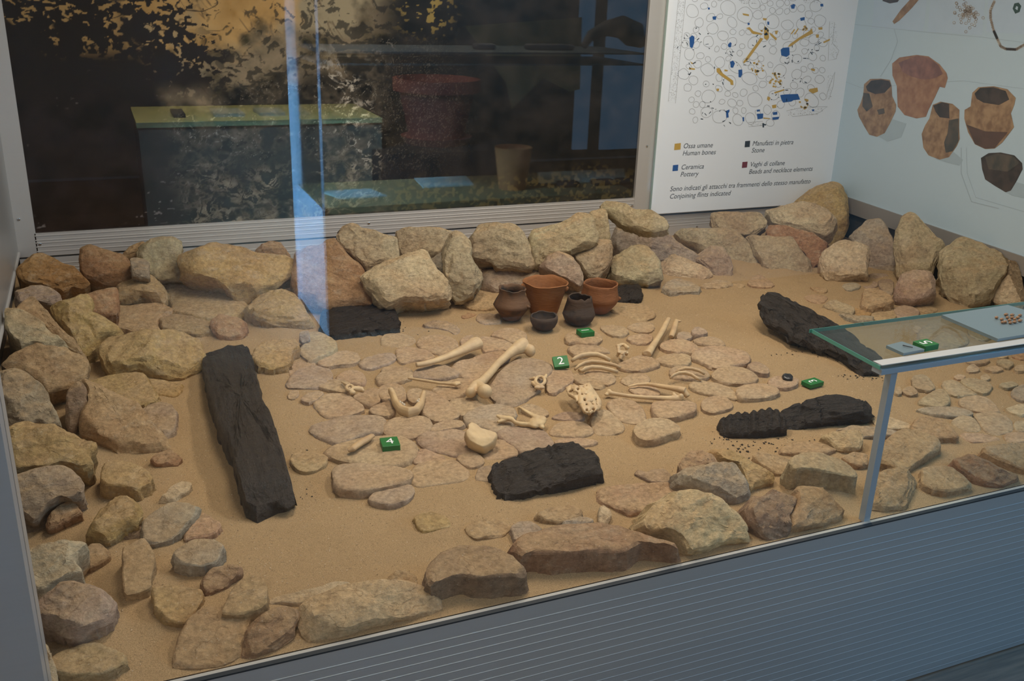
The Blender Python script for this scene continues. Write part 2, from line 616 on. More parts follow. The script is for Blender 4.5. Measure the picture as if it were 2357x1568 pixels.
def resample(p, n, cut=0.12):
    p = np.asarray(p, float)
    q = []
    for i in range(len(p)):                      # cut corners once
        a, b = p[i], p[(i + 1) % len(p)]
        q += [a * (1 - cut) + b * cut, a * cut + b * (1 - cut)]
    q = np.array(q + [q[0]])
    d = np.r_[0, np.cumsum(np.linalg.norm(np.diff(q, axis=0), axis=1))]
    s = np.linspace(0, d[-1], n, endpoint=False)
    return np.stack([np.interp(s, d, q[:, k]) for k in range(q.shape[1])], 1)


def stone_mesh(pts_px, tilt, anchor, depth, seed, bulge=0.10, flare=0.0, N=44, facets=4, rough=0.03, rim=0.05, grow=1.0, jag=0.0, terrace=0.0, cut=0.12):
    r = np.random.RandomState(seed)
    low = max(pts_px, key=lambda q: q[1])
    if anchor[0] == 'Y':
        A = on_y(low[0], low[1], float(anchor[1:]))
    elif anchor[0] == 'f':
        B = on_z(low[0], low[1] + float(anchor[1:]), 0.0)
        A = on_y(low[0], low[1], B[1])
        depth = max(depth, A[2] + 0.03)
    else:
        A = on_z(low[0], low[1], float(anchor[1:]))
    tc = -A[:2] / np.linalg.norm(A[:2])
    if A[1] < YF + 0.28:
        tc = np.array([0.0, -1.0])            # stones banked against the glass dip squarely to it
    a = math.radians(tilt)
    n = np.array([tc[0] * math.sin(a), tc[1] * math.sin(a), math.cos(a)])
    u = np.array([-tc[1], tc[0], 0.0])
    v = np.cross(n, u)
    P3 = np.array([on_plane(x, y, A, n) for x, y in pts_px])
    P2 = np.stack([(P3 - A) @ u, (P3 - A) @ v], 1)
    area2 = np.sum(P2[:, 0] * np.roll(P2[:, 1], -1) - np.roll(P2[:, 0], -1) * P2[:, 1])
    if area2 < 0:
        P2 = P2[::-1]
    size = math.sqrt(abs(area2) / 2)
    O2 = resample(P2, N, cut)
    x, y = O2[:, 0], O2[:, 1]
    x1, y1 = np.roll(x, -1), np.roll(y, -1)
    cr = x * y1 - x1 * y
    c = np.array([np.sum((x + x1) * cr), np.sum((y + y1) * cr)]) / (3 * np.sum(cr))
    O2 = c + (O2 - c) * grow
    ja = np.linspace(0, 2 * math.pi, N, endpoint=False)
    jn = fbm(np.stack([np.cos(ja) * 3.2, np.sin(ja) * 3.2, np.full(N, seed * 1.37)], 1), 19, 3, 0.6)
    O2 = c + (O2 - c) * (1 + jag * jn)[:, None]
    th = np.linspace(0, 2 * math.pi, N, endpoint=False)
    T = [0.10, 0.20, 0.30, 0.40, 0.49, 0.58, 0.66, 0.73, 0.79, 0.845, 0.89, 0.93, 0.965, 1.0]
    V = np.vstack([[c]] + [c + (O2 - c) * t for t in T])
    t1 = np.r_[0, np.repeat(T, N)]
    H = bulge * size
    wv = H * (1 - 0.25 * t1 ** 2)
    for k in range(2):                           # two broad faces meeting in a ridge
        ang = r.uniform(0, 2 * math.pi)
        g = np.array([math.cos(ang), math.sin(ang)])
        wv = np.minimum(wv, H * r.uniform(0.7, 1.0) - r.uniform(0.02, 0.30) * min(1, bulge / 0.2) * ((V - c) @ g))
    a0 = r.uniform(0, 2 * math.pi)
    for k in range(facets):                      # chipped flanks falling to the outline
        ang = a0 + 2 * math.pi * (k + r.uniform(-0.3, 0.3)) / max(facets, 1)
        g = np.array([math.cos(ang), math.sin(ang)])
        reach = np.max((O2 - c) @ g)
        sl = r.uniform(0.45, 1.5)
        wv = np.minimum(wv, H * r.uniform(0.0, 0.35) + sl * (reach * r.uniform(0.88, 1.0) - (V - c) @ g))
    edge_f = np.clip((1 - t1) / 0.11, 0, 1)
    wv = np.minimum(wv, wv * (0.35 + 0.65 * edge_f ** 0.6)) - rim * size * 0.35 * np.clip((t1 - 0.93) / 0.07, 0, 1)
    if terrace > 0:                              # bedding steps of layered stone
        hs = terrace * size
        wob = wv / hs + 0.8 * vnoise(np.column_stack([V / size * 2.5, np.full(len(V), seed * 0.7)]), 41)
        st = np.floor(wob) + np.clip((wob - np.floor(wob)) * 4 - 1.5, 0, 1)
        wv = wv * 0.45 + 0.55 * hs * (st - 0.8 * vnoise(np.column_stack([V / size * 2.5, np.full(len(V), seed * 0.7)]), 41))
    wv = np.maximum(wv, -0.3 * depth)
    V = np.column_stack([V, wv])
    NR = len(T)
    back = [(0.22, 1 + flare * 0.5), (0.5, 1 + flare), (0.8, 0.94 + flare), (1.0, 0.66 + flare * 0.6)]
    edge = V[-N:, 2].copy()
    rows = []
    for fr, scl in back:
        q = c + (O2 - c) * scl
        jit = 1 + 0.03 * r.randn(N)
        rows.append(np.stack([c[0] + (q[:, 0] - c[0]) * jit, c[1] + (q[:, 1] - c[1]) * jit, edge * (1 - fr) - depth * fr], 1))
    V = np.vstack([V] + rows + [[[c[0], c[1], -depth]]])
    so = np.array([seed * 3.17 % 50, seed * 7.3 % 50, seed * 1.7 % 50])
    q = V / max(size, 0.05) * 3.2 + so
    D = np.stack([fbm(q, 11, 5, 0.6), fbm(q, 23, 5, 0.6), fbm(q, 37, 5, 0.6)], 1)
    amp = rough * size * np.ones(len(V))
    edge_row = slice(1 + (NR - 1) * N, 1 + NR * N)
    amp[edge_row] *= 0.6
    V = V + D * amp[:, None]
    q2 = V / 0.012 + so
    V[:, 2] += 0.0012 * vnoise(q2, 5)
    Fc = [(0, 1 + k, 1 + (k + 1) % N) for k in range(N)]
    R = NR + len(back)
    for i in range(R - 1):
        for k in range(N):
            a0, b0 = 1 + i * N + k, 1 + i * N + (k + 1) % N
            Fc.append((a0, a0 + N, b0 + N, b0))
    e = len(V) - 1
    Fc += [(e, e - N + (k + 1) % N, e - N + k) for k in range(N)]
    W3 = A + V[:, :1] * u + V[:, 1:2] * v + V[:, 2:3] * n
    W3[:, 1] += min(0.05, max(0.0, YF + 0.014 - W3[:, 1].min()))
    W3[:, 1] = np.clip(W3[:, 1], YF + 0.013, YB - 0.035)      # nothing passes the glass or the walls
    W3[:, 0] = np.maximum(W3[:, 0], XL + 0.008)
    dw = (W3 - rw(0, 0)) @ RN
    W3 += np.outer(np.clip(0.016 - dw, 0, None), RN)
    org = A + c[0] * u + c[1] * v
    return W3, Fc, np.array([org[0], org[1], max(0.0, W3[:, 2].min())])


def tint(col, r, amt=0.08):
    k = 1 + r.uniform(-amt, amt)
    return tuple(min(1, c * k * (1 + r.uniform(-0.03, 0.03))) for c in col) + (1.0,)


RIM = """
o|50|Y3.55|.2|rugged orange-brown rock in the back left corner beside the metal wall|38,628 45,615 74,587 94,583 112,589 143,610 173,620 199,643 202,653 184,662 163,658 148,671 130,666 102,658 64,651 51,643
r|48|Y3.58|.16|reddish stone with a rounded tip just right of the orange-brown corner rock|185,577 190,566 212,564 230,571 245,577 278,585 293,597 307,615 307,630 291,648 270,656 245,653 199,638 189,620 186,597
t|70|Y3.72|.08|small tan stone peeking out behind the tall olive-grey rock on the left|283,584 301,566 329,556 339,566 332,592 314,602 286,594
g|66|Y3.6|.18|tall olive-grey rock against the back rail, left of the large yellowish slab|316,582 329,564 352,550 383,545 403,548 415,559 418,574 418,602 418,620 420,645 370,648 342,645 332,622 315,607
p|60|Y3.5|.1|small purplish block at the foot of the tall olive-grey rock|301,596 321,594 342,602 344,642 324,643 304,635
y|52|Y3.42|.16|large flat yellowish slab leaning on the back rail at the left|415,588 428,582 464,578 487,563 502,560 515,566 543,573 584,583 612,585 650,587 668,595 671,609 663,637 640,655 624,668 594,683 563,696 543,691 528,670 507,656 477,650 438,642 423,632 417,617
r|65|Y3.62|.1|small rusty stone tucked behind the top of the large yellowish slab|589,576 604,563 624,555 645,558 653,571 668,588 655,606 612,599 590,591
p|45|Y3.36|.14|purple-brown stone below the orange-brown corner rock by the left wall|37,671 59,663 89,659 112,663 135,676 140,694 128,704 107,702 74,694 51,704 38,704 34,689
t|35|z.07|.1|long narrow tan slab lying diagonally along the left wall|38,717 51,696 71,682 82,689 112,724 143,763 179,798 199,820 184,821 143,801 102,765 51,730
w|40|z.12|.14|pale tan block perched on the long narrow slab by the left wall|13,712 31,710 54,717 79,730 99,747 105,758 122,773 148,788 153,798 133,802 110,805 77,793 54,804 43,788 23,770 13,753 15,737
y|30|z.06|.12|long yellow-green wedge of stone pointing right below the red block|115,709 143,699 194,679 204,676 217,694 212,724 245,735 265,750 281,764 255,774 230,783 224,796 196,816 179,804 158,768 145,750 128,730
r|35|z.12|.09|squarish red block resting on the yellow-green wedge at the left|196,681 224,668 265,662 270,673 272,694 269,722 245,727 219,726 209,719 207,704
t|16|z.08|.05|tan ledge stone with a dark hollow beneath it, right of the red block|268,661 306,635 344,643 370,651 380,668 384,684 375,694 349,690 327,684 301,685 276,690 270,676
t|8|z.04|.06|thin sandy slab with a pointed right end under the hollow ledge stone|227,732 270,702 306,704 357,702 388,704 394,714 365,732 357,742 370,758 306,760 268,750
s|6|z.03|.05|broad sand-dusted flat slab in front of the large yellowish slab|380,663 398,651 434,649 500,661 541,679 569,704 548,724 500,745 434,730 393,724 398,704
s|5|z.03|.05|sandy slab with a dark gap at its left edge, above the banded rock|365,735 398,727 441,728 485,745 500,758 459,768 408,765 378,758
y|30|z.02|.16|big banded rock with yellow-green stripes left of the long charred beam|237,788 255,776 281,772 332,768 370,770 398,761 429,770 454,781 459,801 464,819 454,842 421,865 378,867 339,860 319,852 281,857 258,857 245,842 237,819
t|38|z.1|.14|large smooth tan slab leaning on the left wall beside the banded rock|5,839 26,821 56,804 79,793 107,806 153,809 184,816 199,832 196,852 189,878 158,893 122,898 107,901 77,878 46,862
g|42|z.08|.16|mottled grey and ochre boulder at the left edge below the smooth slab|0,858 38,850 64,860 84,878 107,906 112,921 122,939 138,970 120,978 84,970 64,983 28,983 15,962 0,927
d|55|z.04|.1|dark rough upright stone standing between the mottled boulder and the pointed tan slab|158,896 179,881 194,886 204,914 207,937 191,962 176,993 163,998 151,972 153,921
y|10|z.03|.05|yellow-stained flat slab above the large pointed tan slab at the left|204,878 255,863 332,858 342,881 362,901 357,921 332,929 306,932 270,914 242,901 212,891
y|2|z.015|.04|low crust of ochre stone at the foot of the banded rock|339,873 378,876 418,883 418,898 403,911 360,909
p|6|z.02|.05|flat purple-grey stone with sparkling white crystals beside the pointed slab|323,944 344,932 370,927 398,932 407,952 403,983 378,1001 352,978
t|24|z.015|.09|large pointed tan slab sloping into the sand at the left|190,873 202,873 219,888 242,901 270,909 306,932 329,957 349,980 378,1003 385,1026 380,1034 344,1039 306,1040 281,1045 250,1026 222,1013 189,993 184,978 194,957 207,937 199,901
y|38|z.09|.16|big pocked yellowish rock with a knobbly edge by the front left post|10,998 38,980 64,970 89,980 120,983 143,988 163,1001 176,1008 184,1018 214,1018 221,1029 202,1052 209,1067 209,1077 194,1087 173,1080 143,1074 120,1080 77,1087 51,1090 31,1095 18,1069
p|40|z.05|.16|purple-brown layered rock beneath the big pocked yellowish rock|28,1100 64,1085 102,1077 143,1072 163,1085 181,1100 189,1120 189,1151 166,1154 143,1146 110,1166 84,1199 64,1194 48,1179 33,1151
r|25|z.03|.06|rust-red stone wedged under the layered purple-brown rock|110,1192 133,1171 163,1156 176,1166 189,1182 158,1199 133,1215 112,1220 107,1207
d|45|z.0|.1|dark stone at the foot of the layered rock next to the front left post|43,1205 71,1199 89,1192 107,1182 110,1207 102,1220 87,1245 48,1248
y|8|z.045|.07|rounded yellowish cobble alone on the sand left of the long charred beam|235,1085 242,1067 258,1058 281,1062 306,1067 329,1077 344,1092 342,1108 316,1126 293,1120 268,1118 245,1118 235,1108
r|20|z.01|.05|small dark red stone on the sand beside the long charred beam|347,1057 362,1046 390,1034 398,1044 418,1054 408,1069 378,1074 355,1069
w|15|z.01|.04|small broken stone, white on one side and reddish on the other, left foreground|365,1154 380,1141 401,1118 413,1110 439,1110 436,1128 418,1143 408,1154 388,1160
y|18|z.035|.07|yellow slab with a dark undercut front edge in the left foreground|227,1179 245,1164 270,1146 298,1146 316,1161 327,1182 316,1207 283,1220 250,1248 217,1235 199,1225 212,1207
b|14|z.03|.06|grey flat slab between the yellow slab and the pink slab, left foreground|329,1199 357,1179 395,1159 429,1159 457,1169 449,1184 418,1220 395,1240 357,1248 337,1248 332,1222
k|8|z.02|.04|thin pinkish slab right of the grey flat slab, left foreground|427,1230 450,1201 464,1179 490,1193 509,1206 498,1225 477,1234 448,1238 427,1242
d|20|z.015|.05|dark round cobble wedged at the left end of the grey flat slab|283,1225 296,1209 315,1205 331,1211 336,1230 320,1241 299,1246 285,1238
q|30|z.06|.14|large whitish quartz block by the front left post|57,1267 107,1262 149,1251 187,1246 197,1254 176,1275 171,1299 187,1315 160,1331 128,1350 107,1371 77,1382 63,1337
t|10|f24|.09|squat tan block with dark side faces, right of the whitish quartz block|181,1273 208,1254 232,1251 248,1265 253,1283 232,1295 205,1307 189,1289
t|12|z.04|.07|tall narrow tan slab in the left foreground below the yellow slab|283,1262 301,1246 328,1238 344,1257 355,1283 349,1315 344,1350 315,1363 288,1363 281,1323 283,1297
b|10|z.045|.07|smooth blue-grey oval cobble on the sand, left foreground|400,1275 421,1254 453,1241 490,1241 512,1257 509,1267 496,1294 464,1303 432,1301 405,1291
k|6|z.012|.04|small half-buried stone with bright crystals below the blue-grey oval cobble|373,1318 389,1310 421,1307 437,1321 427,1335 395,1334
m|28|z.015|.08|dark reddish-brown angular block standing behind the upright tan cobble, left foreground|464,1334 480,1315 522,1299 554,1305 557,1323 533,1342 522,1358 493,1374 474,1377 466,1353
p|22|z.05|.1|big rounded pink-grey boulder over a dark hollow at the bottom left|80,1390 120,1363 139,1347 173,1342 203,1346 235,1363 267,1385 259,1406 259,1422 240,1441 208,1457 173,1469 133,1454 91,1433 77,1411
y|10|z.03|.05|flat ochre slab with a dark chink at its lower tip, left foreground|349,1355 387,1350 427,1353 464,1358 462,1382 448,1406 440,1430 413,1433 379,1427 360,1406
w|40|z.006|.08|pale rounded stone cut off by the front left post at the bottom|91,1475 107,1486 117,1515 131,1545 133,1582 107,1603 88,1577
s|8|z.025|.05|sandy half-buried slab at the very bottom left of the display|117,1518 149,1497 187,1486 227,1481 283,1507 288,1521 264,1537 240,1550 187,1555 133,1550
t|14|z.045|.07|upright smooth tan cobble right of the dark reddish-brown angular block|512,1408 526,1374 548,1340 576,1325 602,1329 613,1352 614,1382 590,1402 557,1413 534,1415
w|8|f17|.05|pale flat rock with a white crust behind the big cream foreground rock|617,1382 652,1371 708,1357 747,1349 764,1340 798,1342 817,1352 812,1363 772,1371 730,1384 705,1388 677,1388 652,1385 624,1391
t|14|z.008|.09|large square sandy slab at the bottom, against the front panel|406,1528 417,1486 436,1444 467,1422 518,1416 557,1413 582,1422 579,1444 568,1478 558,1528 512,1548 442,1559 406,1553
m|30|z.006|.1|brown rock with a dark purple left face beside the square sandy slab|558,1528 565,1489 579,1455 599,1436 616,1427 652,1410 686,1419 694,1436 680,1458 680,1480 660,1497 624,1517 593,1528
c|30|z.004|.16|big cream-coloured rock against the front panel, pale on its upper right|694,1433 708,1408 733,1391 772,1374 820,1368 876,1360 932,1359 977,1368 1002,1377 1016,1394 1024,1419 974,1436 904,1452 848,1466 792,1483 722,1493 705,1452
s|15|z.02|.06|sandy half-buried stone left of the large flat-topped foreground block|884,1346 898,1326 926,1315 954,1321 960,1343 949,1357 904,1360
y|2|z.012|.03|flat yellow flake of stone lying alone on the open sand, centre foreground|952,1192 977,1181 1010,1181 1030,1195 1038,1212 1016,1216 977,1224 963,1217
d|6|f54|.1|large flat-topped tan block with a dark front face in the centre foreground|986,1319 994,1297 1021,1268 1061,1257 1114,1258 1157,1273 1189,1289 1208,1313 1195,1324 1141,1327 1101,1332 1061,1325 1029,1335 994,1346
m|4|f50|.1|long flat-topped rock with a dark reddish front face, centre foreground|1187,1271 1221,1241 1288,1222 1369,1214 1422,1216 1500,1241 1564,1258 1554,1264 1476,1257 1436,1279 1355,1281 1288,1289 1235,1284 1216,1289
t|6|f11|.05|flat brownish stone on the sand between the front charred block and foreground rocks|1071,1214 1093,1198 1130,1193 1168,1204 1176,1217 1157,1233 1122,1237 1096,1237 1079,1228
p|4|z.02|.04|small purplish flat stone right beside the flat brownish stone|1176,1214 1195,1201 1221,1201 1246,1214 1240,1228 1216,1233 1197,1242 1184,1238
t|4|z.02|.04|low tan slab below the front charred block|1232,1185 1262,1171 1302,1163 1339,1169 1337,1188 1315,1196 1288,1204 1256,1198
b|15|z.01|.04|small bluish-grey splintered stone at the edge of the low tan slab|1288,1204 1310,1193 1339,1193 1366,1196 1361,1209 1329,1214 1296,1214
w|20|z.01|.03|finger-shaped pale pebble at the left end of the long pink slab|1379,1171 1390,1163 1404,1177 1406,1193 1396,1209 1385,1214 1377,1198
k|4|f14|.06|long pinkish flat slab behind the large creamy boulder|1378,1145 1386,1123 1419,1118 1488,1115 1543,1114 1579,1126 1606,1137 1598,1148 1557,1156 1521,1168 1510,1170 1452,1181 1424,1170 1397,1156
c|42|z.004|.2|large creamy-yellow boulder with a crack, at the front panel|1504,1212 1513,1190 1529,1168 1560,1148 1598,1143 1640,1148 1673,1165 1697,1187 1720,1209 1733,1225 1722,1236 1742,1256 1709,1259 1651,1272 1604,1289 1590,1286 1571,1256 1549,1236 1521,1236 1507,1223
b|34|z.01|.12|block half blue-grey and half brown behind the creamy boulder|1565,1090 1584,1079 1612,1077 1648,1068 1692,1068 1706,1090 1720,1112 1726,1134 1720,1151 1695,1159 1667,1156 1642,1145 1604,1129 1568,1112
k|20|z.06|.07|small rounded pink stone on top of the half blue-grey block|1562,1068 1571,1057 1590,1041 1612,1038 1637,1046 1651,1065 1640,1074 1612,1077 1584,1082 1571,1085
y|18|z.02|.08|long yellow sandy slab behind the half blue-grey block|1626,1041 1642,1035 1662,1037 1689,1052 1717,1063 1747,1079 1780,1093 1775,1110 1736,1118 1722,1129 1711,1099 1692,1068 1653,1065
t|14|z.02|.06|tan wedge stone between the yellow sandy slab and the large striped block|1733,1049 1747,1039 1769,1046 1813,1057 1819,1071 1816,1093 1780,1088 1755,1071
g|8|f52|.1|large squared block with greyish stripes on its front face, left of the post|1816,1065 1824,1054 1849,1043 1888,1046 1929,1057 1957,1071 1973,1090 1962,1096 1943,1093 1888,1085 1833,1079
d|34|z.004|.14|angular rock with a brown broken left side at the front panel near the post|1722,1179 1740,1151 1758,1156 1780,1137 1805,1143 1838,1148 1839,1165 1827,1187 1819,1201 1824,1220 1816,1242 1775,1250 1747,1228 1731,1206
t|36|z.004|.14|rounded tan boulder at the front panel just left of the post foot|1838,1132 1868,1126 1902,1134 1926,1159 1946,1179 1943,1206 1902,1217 1860,1225 1822,1234 1824,1209 1819,1198 1835,1179 1841,1156
p|12|z.015|.04|small purplish broken stone right of the front charred block|1463,1090 1469,1082 1488,1088 1499,1082 1529,1079 1543,1093 1540,1110 1504,1111 1482,1101
c|22|z.02|.06|small pale yellow stone with a bluish point below the grooved charred log|1891,1005 1915,997 1943,991 1982,994 1984,1016 1976,1035 1943,1039 1924,1035 1907,1016
s|4|z.02|.04|low sandy slab left of the small pale yellow stone|1791,1038 1819,1019 1857,1016 1902,1024 1924,1035 1888,1046 1846,1045 1816,1043
t|10|z.025|.05|tan stone behind the shelf post above the large striped block|1937,1052 1965,1041 1995,1046 1998,1068 1979,1072 1954,1063
t|12|z.03|.07|large tan slab with a sharp right edge just right of the shelf post|2022,1046 2043,1011 2074,987 2112,991 2160,1008 2163,1032 2136,1049 2084,1080 2043,1063 2022,1056
t|5|z.025|.05|flat tan slab behind the large sharp-edged slab right of the post|2108,963 2160,960 2194,991 2205,1008 2146,1008 2098,991
b|12|z.015|.04|thin grey splinter of stone crossing behind the shelf post|1919,991 1964,980 2015,985 2070,994 2070,1004 2019,1004 1984,1008 1981,994
w|12|z.02|.05|pale rounded stone behind the post near the end of the grooved charred log|2008,963 2022,956 2057,963 2095,977 2091,987 2043,987 2015,977
t|18|z.006|.09|broad tan boulder at the front panel right of the post foot|1998,1173 2015,1108 2043,1087 2084,1087 2115,1111 2105,1142 2091,1177 2043,1180
t|10|f15|.07|tan block with a dark undercut front, second from the right at the front panel|2122,1080 2160,1070 2201,1080 2239,1118 2215,1125 2177,1132 2146,1125 2126,1115
r|22|z.004|.08|reddish-brown rounded stone at the right end of the front panel|2205,1063 2236,1053 2281,1066 2332,1091 2356,1111 2308,1128 2263,1115 2215,1080
t|12|f10|.07|tan slab cut off by the right picture edge above the reddish-brown stone|2263,1032 2298,1025 2374,1018 2387,1091 2346,1077 2298,1056 2267,1042
g|52|Y3.42|.14|grey rock split into thin dark layers on its lower left, against the rail|778,542 792,523 809,514 822,518 830,530 849,534 870,540 908,547 913,564 917,589 896,602 866,617 845,623 838,610 813,589 792,568 779,555
g|62|Y3.5|.14|olive-grey rock right behind the layered grey rock at the back rail|913,534 934,527 972,524 1015,528 1040,534 1042,538 1029,555 1021,572 1015,593 985,598 951,595 925,593 915,566
w|50|Y3.2|.16|large pale slanted slab leaning behind the dark board|834,636 858,619 892,602 917,595 951,583 972,574 985,581 991,600 1004,627 1019,644 1032,661 1036,680 1025,689 993,694 951,697 921,697 896,707 875,697 853,670 845,653
r|40|Y3.3|.12|broad reddish-banded slab behind the dark board, left of the pale slanted slab|681,583 701,576 739,573 772,550 783,568 798,594 834,624 844,650 857,680 857,696 808,702 757,710 719,703 681,683 676,642
y|22|z.02|.08|yellow-tan slab left of the dark board, below the large yellowish slab|563,719 584,693 624,675 660,668 693,701 716,734 724,752 693,754 642,749 604,742
r|32|z.01|.1|orange-red angular block standing behind the far end of the long charred beam|484,752 489,736 510,724 543,731 568,744 566,764 553,780 528,786 510,785 497,772
y|12|z.035|.06|oval yellowish cobble right of the long charred beam's far end|579,821 589,800 617,785 645,782 676,782 686,798 670,810 670,831 655,841 624,846 594,838
b|45|z.03|.03|tiny grey upright stone beside the left end of the dark board|691,764 711,762 714,785 698,791 688,782
g|58|Y3.22|.12|narrow upright grey stone between the pale slanted slab and the big blocky slab|1021,583 1025,566 1034,542 1053,534 1072,545 1080,553 1085,570 1080,589 1091,606 1106,625 1108,640 1102,657 1089,672 1085,680 1061,687 1049,688 1038,678 1027,653 1020,627
b|62|Y3.36|.06|small grey stone squeezed behind the narrow upright stone|990,598 1019,578 1034,595 1029,636 1004,619
g|60|Y3.36|.14|big blocky grey-tan slab standing above the clay pots|1080,549 1095,538 1104,520 1142,514 1184,518 1197,528 1208,547 1220,570 1225,593 1228,612 1222,619 1184,619 1142,616 1131,604 1116,605 1089,595 1082,587
p|42|z.0|.12|long purple-grey stone lying directly behind the clay pots|1109,623 1121,618 1171,620 1225,616 1261,618 1296,630 1314,641 1330,659 1334,675 1305,677 1207,679 1130,680 1111,668
t|14|z.02|.05|low tan slab left of the double-coned clay jar|1061,691 1089,674 1116,676 1140,685 1138,708 1104,714 1078,708
m|18|z.005|.05|dark reddish wedge of stone at the foot of the pale slanted slab|923,691 942,689 972,695 1000,704 993,718 964,718 936,704
p|8|f6|.04|long grey-purple flat stone between the dark board and the clay pots|976,744 991,738 1025,740 1057,755 1055,767 1044,769 1032,763 1004,755 983,752
g|46|Y3.36|.07|long loaf-shaped stone laid on top of the back row below the white panel|1389,467 1403,462 1424,469 1457,486 1499,490 1527,502 1536,514 1531,528 1503,535 1475,530 1433,516 1405,495 1387,481
g|58|Y3.36|.16|large grey-tan layered block in the back row above the orange pots|1222,544 1230,532 1282,516 1303,507 1326,493 1354,490 1363,507 1373,549 1370,560 1352,572 1310,586 1270,591 1256,609 1240,614 1230,612 1226,577
g|66|Y3.42|.1|narrow upright stone under the left end of the loaf-shaped stone|1356,490 1384,481 1396,486 1401,518 1404,551 1394,572 1377,570 1366,532 1361,507
g|52|Y3.26|.12|tapering grey stone pointing down above the right orange pot|1310,579 1335,570 1373,551 1405,553 1408,591 1394,623 1377,640 1356,640 1345,628 1331,609
p|50|Y3.2|.1|purplish stone with a yellow tip behind the two orange pots|1242,614 1256,600 1268,581 1289,581 1307,586 1331,609 1342,633 1340,651 1331,658 1312,647 1289,637 1265,628
b|56|Y3.46|.14|pale grey rock with a darker left end beneath the loaf-shaped stone|1408,558 1424,518 1457,523 1480,532 1527,535 1545,544 1564,563 1597,581 1604,591 1594,607 1573,609 1550,605 1527,605 1503,609 1492,600 1457,595 1429,600 1410,586
g|48|Y3.28|.16|large tan boulder with an ochre stain behind the small charred piece|1396,609 1410,593 1429,584 1457,567 1489,565 1506,586 1517,602 1520,628 1524,642 1492,653 1468,654 1433,654 1398,647 1405,628
w|46|Y3.34|.12|cream block right of the large tan ochre-stained boulder in the back row|1520,612 1527,595 1550,584 1569,593 1597,605 1627,619 1639,633 1606,654 1585,649 1550,647 1536,647 1522,633
g|54|Y3.44|.14|big grey rock with a whitish rough right end below the white panel|1557,537 1573,530 1597,527 1632,528 1667,528 1702,537 1716,553 1732,577 1744,600 1739,621 1723,633 1690,626 1681,609 1667,600 1639,591 1611,584 1601,567 1573,553
p|50|Y3.34|.1|grey-purple pointed stone in front of the big whitish-ended rock|1601,593 1620,577 1643,565 1664,570 1678,591 1685,619 1688,637 1657,644 1632,633 1620,614 1601,605
b|6|z.025|.04|flat grey stone lying in front of the cream block|1524,661 1538,649 1559,642 1578,647 1608,658 1606,670 1573,672 1545,674
w|3|z.012|.03|thin pale flake right of the flat grey stone at the back|1611,658 1643,644 1681,649 1685,656 1662,663 1632,662
y|68|Y3.62|.14|tall rounded olive-yellow slab standing in the back right corner|1829,469 1858,443 1893,423 1916,419 1933,429 1949,457 1953,486 1951,524 1939,544 1910,572 1881,572 1852,538 1835,501
w|40|Y3.4|.14|pale oblong stone laid across the front of the tall olive-yellow slab|1768,483 1778,478 1835,475 1881,473 1898,479 1916,495 1924,509 1918,526 1898,541 1867,538 1835,532 1806,524 1781,512 1775,498
r|46|Y3.32|.12|reddish-grey stone beneath the pale oblong stone near the corner|1765,532 1778,518 1801,524 1835,535 1881,541 1901,555 1901,572 1887,584 1887,601 1867,613 1852,584 1824,572 1795,561 1769,546
g|60|Y3.6|.12|grey-tan block just below the bottom edge of the white plan panel|1640,492 1663,488 1709,489 1750,488 1763,509 1758,524 1737,541 1712,546 1663,538 1640,526
g|48|Y3.26|.14|large wedge of grey-tan stone leaning left of the pale squarish block|1720,546 1732,541 1766,545 1824,552 1841,581 1861,598 1868,618 1864,638 1844,650 1806,644 1781,644 1752,618 1755,607 1737,587
w|44|z.02|.14|pale squarish block left of the dark streaked stone near the right wall|1887,595 1898,578 1933,555 1956,555 1993,567 2005,581 1996,601 1996,633 1961,638 1933,646 1904,644 1891,618
b|56|Y3.16|.1|tall dark streaked stone with a reddish top near the right wall|1956,549 1973,529 1996,506 2022,505 2039,521 2053,544 2062,584 2065,618 2062,641 2025,636 1999,627 1990,598 1984,578 1967,564
g|60|Y2.96|.14|tall triangular stone with a yellowish right flank against the right wall trim|2062,535 2076,501 2094,489 2108,492 2125,515 2145,538 2171,564 2174,572 2163,590 2151,607 2142,636 2096,638 2068,638 2062,601 2059,561
p|40|z.02|.12|brownish-grey boulder at the foot of the tall triangular stone|2059,676 2065,650 2079,630 2111,621 2142,624 2151,647 2151,676 2128,690 2096,702 2062,693
g|56|z.0|.18|large smooth rounded slab with a grey broken underside at the right wall|2165,584 2180,567 2206,552 2223,549 2252,558 2277,572 2309,581 2346,598 2323,618 2295,659 2283,684 2254,702 2220,709 2191,696 2171,667 2165,630
w|52|z.02|.16|pale boulder cut off by the right picture edge behind the glass shelf|2286,673 2306,644 2329,618 2357,598 2387,601 2392,687 2357,716 2312,702 2289,693
t|10|z.03|.05|flat tan stone in the cluster before the brownish-grey boulder|1990,664 2019,664 2051,681 2056,693 2036,702 1999,710 1984,699
g|12|z.02|.05|olive-grey flat stone right of the far charred log's upper end|1895,702 1918,690 1939,696 1967,710 1961,722 1930,719 1904,710
b|6|z.015|.03|thin pale grey sliver of stone above the glass shelf's left corner|1933,720 1967,727 2010,727 2010,739 1973,740 1947,730
"""
